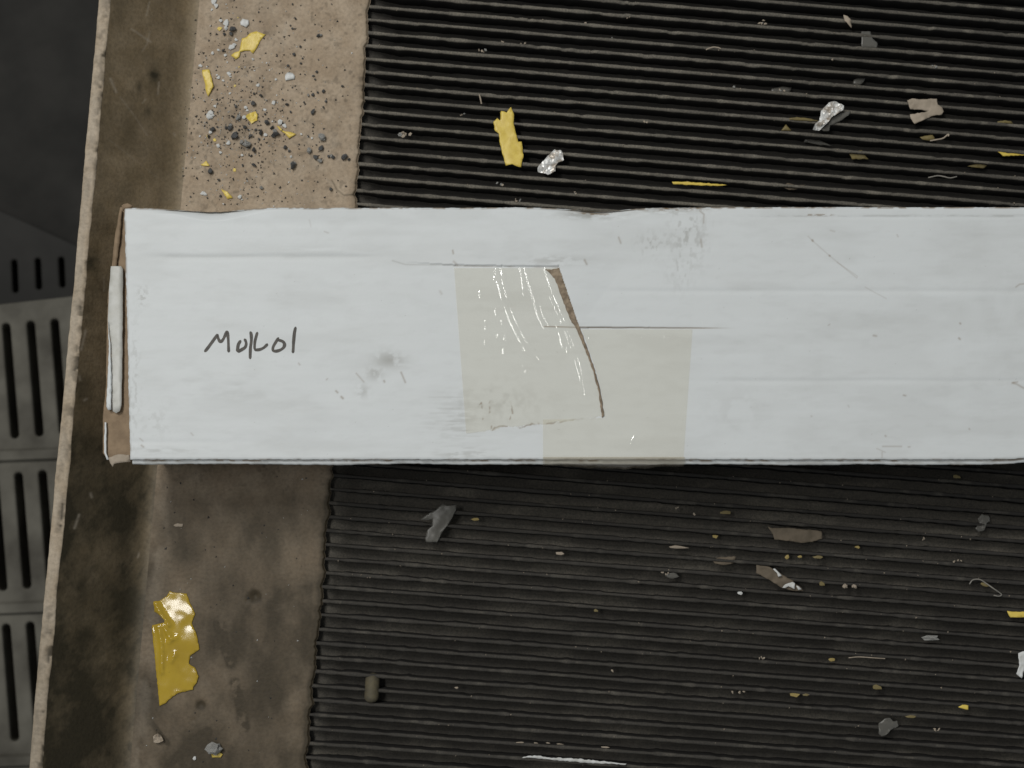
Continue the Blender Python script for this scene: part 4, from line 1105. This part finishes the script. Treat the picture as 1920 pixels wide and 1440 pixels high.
for (x_, y_, s_, asp, nm, ms, lab) in [
        (1388, 1112, 9, 1.3, 'white_chip', WHT, 'small white chip on a rib beside the long brown foil strip'),
        (1476, 1045, 11, 1.0, 'yellow_chip', YLD, 'round yellow chip between the brown paper and the foil strip'),
        (1500, 1044, 6, 2.0, 'yellow_chip', YLD, 'narrow yellow chip beside the round yellow chip'),
        (1536, 1045, 9, 2.6, 'dull_yellow_chip', OLV, 'long dull brown chip on the rib in front of the brown paper'),
        (1542, 1095, 11, 1.2, 'dull_yellow_chip', OLV, 'dull yellow chip beside the tip of the foil strip'),
        (1360, 961, 12, 1.9, 'dull_yellow_chip', OLV, 'oval olive chip in front of the taped part of the carton'),
        (1341, 1006, 8, 1.4, 'yellow_chip', YLD, 'small orange-yellow chip beside the oval olive chip'),
        (1608, 1026, 8, 1.2, 'yellow_chip', YLD, 'tiny yellow chip on a rib past the brown paper scrap'),
        (892, 974, 7, 3.0, 'yellow_chip', YLD, 'thin yellow chip beside the grey hooked film'),
        (1118, 1145, 7, 1.4, 'dull_yellow_chip', OLV, 'dull yellow speck alone in the middle of the front ribs'),
        (1560, 1237, 9, 1.5, 'yellow_chip', YLD, 'yellow fleck on the ribs beneath the long foil strip'),
        (1646, 1289, 12, 1.8, 'dull_yellow_chip', OLV, 'orange-tinted flat chip behind the grey plastic piece'),
        (1490, 1303, 9, 2.2, 'yellow_chip', YLD, 'elongated orange chip on a rib'),
        (1512, 1303, 7, 2.0, 'dull_yellow_chip', OLV, 'dull tail chip beside the elongated orange chip'),
        (1795, 894, 9, 2.0, 'dull_yellow_chip', OLV, 'oval brown chip in the shadow in front of the carton'),
        (1710, 1344, 8, 3.0, 'dull_yellow_chip', OLV, 'slim brown chip beside the grey plastic piece'),
        (1272, 1026, 9, 3.6, 'beige_crumb', TAN, 'long beige crumb lying along a rib in front of the tape'),
        (1050, 1038, 8, 2.0, 'beige_crumb', TAN, 'pale curled crumb on a rib in front of the tape'),
        (1745, 1196, 14, 2.8, 'grey_chip', GRY, 'flat grey chip half sunk between ribs')]:
    put(ms, nm, x_, y_, s_, .0001, lab, 'chip' if 'crumb' not in nm else 'crumb', None, rot=-.07, aspect=asp)
flake('yellow_flake', zoomed([(1380, 1155), (1400, 1145), (1428, 1148), (1428, 1168), (1400, 1162)], 1240, 860, 2.482), zm, M['yellow'], 'bright yellow leaf-shaped flake on the front ribs', 'flake', amp=.0005, spacing=3)
flake('yellow_flake', zoomed([(1608, 708), (1640, 712), (1730, 712), (1735, 740), (1622, 738)], 1240, 860, 2.482), zm, M['yellow'], 'yellow strip with a square end near the bent wire', 'flake', amp=.0005, spacing=4)
flake('plastic_piece', zoomed([(1008, 1278), (1008, 1232), (1035, 1208), (1060, 1205), (1075, 1222), (1095, 1218), (1102, 1243), (1062, 1262), (1045, 1285), (1022, 1290)], 1240, 860, 2.482), zm, M['greyfilm'], 'pale grey curved plastic piece on the ribs', 'plastic piece', amp=.0016, scale=10, spacing=3, thick=.0005)
flake('white_scrap', zoomed([(1660, 905), (1690, 895), (1730, 900), (1720, 960), (1690, 980), (1675, 1022), (1650, 1000), (1664, 960)], 1240, 860, 2.482), zm, M['white'], 'torn white paper scrap near the slim brown chip', 'paper scrap', amp=.0010, scale=9, spacing=3.5)
flake('film_scrap', zoomed([(1470, 280), (1490, 258), (1520, 265), (1527, 290), (1510, 300), (1500, 335), (1475, 340), (1458, 325), (1480, 300)], 1240, 860, 2.482), -.0006, M['greyfilm'], 'small grey ragged film scrap between ribs past the foil strip', 'film scrap', amp=.0012, scale=6, spacing=3)
flake('film_scrap', zoomed([(235, 470), (270, 458), (345, 455), (340, 485), (290, 495), (250, 488)], 1240, 860, 2.482), -.001, M['dulltan'], 'faint brown film scrap sunk between ribs near the oval olive chip', 'film scrap', amp=.0006, spacing=4)
flake('film_scrap', zoomed([(15, 535), (60, 530), (85, 548), (50, 560), (20, 548)], 1240, 860, 2.482), -.001, M['greyfilm'], 'faint grey film scrap between ribs beneath the tape fold', 'film scrap', amp=.0006, spacing=4)
flake('white_streak', [(978, 1421), (990, 1417), (1002, 1416), (1030, 1420), (1080, 1422), (1120, 1426), (1175, 1431.5), (1172, 1434), (1120, 1431), (1060, 1427), (1000, 1421)], .0002, M['white'], 'long thin white paint strip lying along a front rib', 'paint strip', amp=.0004, scale=8, spacing=4, rough=1.0)
for (x_, y_, s_, asp) in [(975, 1392, 5, 3.5), (1005, 1393, 4, 2.0), (1028, 1393, 4, 2.0), (1050, 1395, 3, 4), (1135, 1401, 4, 4)]:
    put(TAN, 'beige_crumb', x_, y_, s_, .0001, 'short pale dash of dirt along the rib behind the white paint strip', 'crumb', 'pale dashes behind the white paint strip', rot=-.07, aspect=asp)
FRONT = ['in the row beside the dull yellow chip near the foil strip', 'on the rib below the long foil strip', 'near the bent wire loop', 'on a rib beside the elongated orange chip', 'in the pair past the brown paper scrap', 'beside the slim brown chip and grey plastic', 'in the pair under the tape fold', 'alone on a rib beside the rounded peg', 'beside the oval olive chip', 'near the faint grey film under the tape', 'alone on a rib above the white paint strip']
for ci, (cx, cy, n_, s_) in enumerate([(1595, 1099, 9, 8), (1425, 1234, 4, 6), (1795, 1051, 3, 6), (1385, 1297, 4, 7), (1725, 1010, 2, 6), (1755, 1368, 4, 6), (1274, 951, 2, 7), (856, 1290, 1, 8), (1302, 963, 2, 5), (1250, 1075, 3, 6), (1148, 1257, 1, 9)]):
    for k in range(n_):
        put(TAN, 'beige_crumb', cx + random.uniform(-1, 1) * s_ * 1.8 * (n_ > 1), cy + random.uniform(-.35, .35) * s_, random.uniform(.6, 1.0) * s_, .0001,
            'small beige dirt crumb ' + FRONT[ci], 'crumb', 'beige crumbs ' + FRONT[ci])
tube('bent_wire', zoomed([(1432, 584), (1448, 564), (1480, 562), (1510, 580), (1545, 605), (1580, 630), (1570, 640), (1545, 636)], 1240, 860, 2.482), .00026, .0004, M['wire'], 'thin wire bent into an open loop on the ribs', 'wire')
put(OLV, 'dull_yellow_chip', 1848, 1096, 14, .0002, 'olive chip caught inside the bent wire loop', 'chip', None, rot=-.4, aspect=1.6)
tube('fibre', zoomed([(870, 926), (920, 922), (980, 926), (1040, 930)], 1240, 860, 2.482), .0002, .0003, M['tan'], 'thin straight pale fibre along a front rib', 'fibre')

# rounded peg sunk across the ribs
L = 25
P_ = []
for r in range(L):
    t = r / (L - 1)
    rad = .0028 * math.sqrt(max(0.0, 1 - max(0, (abs(t - .5) - .28) / .22) ** 2)) + .0001
    py = 1262 + 56 * t
    x_, y_ = map(float, at(698 - 2 * t, py, 0))
    zc = -.0026 + .0026 * t
    for k in range(14):
        a = 2 * math.pi * k / 14
        P_.append((x_ + rad * math.cos(a), y_, zc + rad * math.sin(a)))
Fp_ = []
for r in range(L - 1):
    for k in range(14): Fp_.append([r * 14 + k, r * 14 + (k + 1) % 14, (r + 1) * 14 + (k + 1) % 14, (r + 1) * 14 + k])
Fp_.append(list(range(13, -1, -1))); Fp_.append([(L - 1) * 14 + k for k in range(14)])
og = np.array([*map(float, at(697, 1290, 0)), -.004])
o = new_obj('rounded_peg', mesh_from('rounded_peg', np.array(P_) - og, Fp_, [M['peg']])); o.location = og
tag(o, 'dusty olive rounded peg set across the ribs near the plate', 'peg')


# fine grit too small to count: one sheet of grains per surface
def grit(name, n, sampler, mat, label, smin, smax):
    Vs, Fs_ = [], []
    for _ in range(n):
        x_, y_, z_ = sampler()
        s = random.uniform(smin, smax) * .00022
        a = random.uniform(0, 6.28)
        pts = [(math.cos(a + k * 2.094 + random.uniform(-.4, .4)) * s * random.uniform(.6, 1.2), math.sin(a + k * 2.094) * s * random.uniform(.6, 1.2)) for k in range(3)]
        b = len(Vs)
        for p in pts: Vs.append((x_ + p[0], y_ + p[1], z_))
        Vs.append((x_, y_, z_ + s * .8))
        Fs_ += [[b, b + 1, b + 3], [b + 1, b + 2, b + 3], [b + 2, b, b + 3]]
    o_ = new_obj(name, mesh_from(name, Vs, Fs_, [mat], smooth=False))
    return tag(o_, label, 'grit', kind='stuff')


def on_plate():
    while True:
        if random.random() < .75: px, py = random.gauss(450, 75), random.gauss(215, 95)
        else: px, py = random.uniform(250, 680), random.uniform(0, 1440)
        if 355 - .06 * py < px < 670 - .07 * py - 5 and (0 < py < 386 or 880 < py < 1440): break
    x_, y_ = map(float, at(px, py, ZP))
    return x_, y_, ZP + .00008


def on_ribs():
    while True:
        k = random.randrange(NB); f = k / (NB - 1)
        s = s_top - PITCH * k
        ang = math.radians(-5.1 * (1 - f) - 3.95 * f)
        e0 = np.array(at(700, -80, 0)); e1 = np.array(at(566, 1500, 0))
        nrm = np.array([-math.sin(math.radians(-4.45)), math.cos(math.radians(-4.45))])
        p = e0 + (e1 - e0) * ((s - e0 @ nrm) / ((e1 - e0) @ nrm))
        t = random.uniform(.004, .32)
        x_ = p[0] + math.cos(ang) * t; y_ = p[1] + math.sin(ang) * t + random.uniform(-.0007, .0007)
        return float(x_), float(y_), random.choice((.0001, .0001, -.0006))


grit('dark_grit', 640, on_plate, M['crumb'], 'fine dark grit scattered over the brown steel plate', 1.0, 3.2)
grit('pale_grit', 420, on_plate, M['white'], 'fine pale grit scattered over the brown steel plate', .8, 2.4)
grit('rib_grit', 800, on_ribs, M['tan'], 'fine pale grit caught on the ribs of the mat', .8, 2.2)
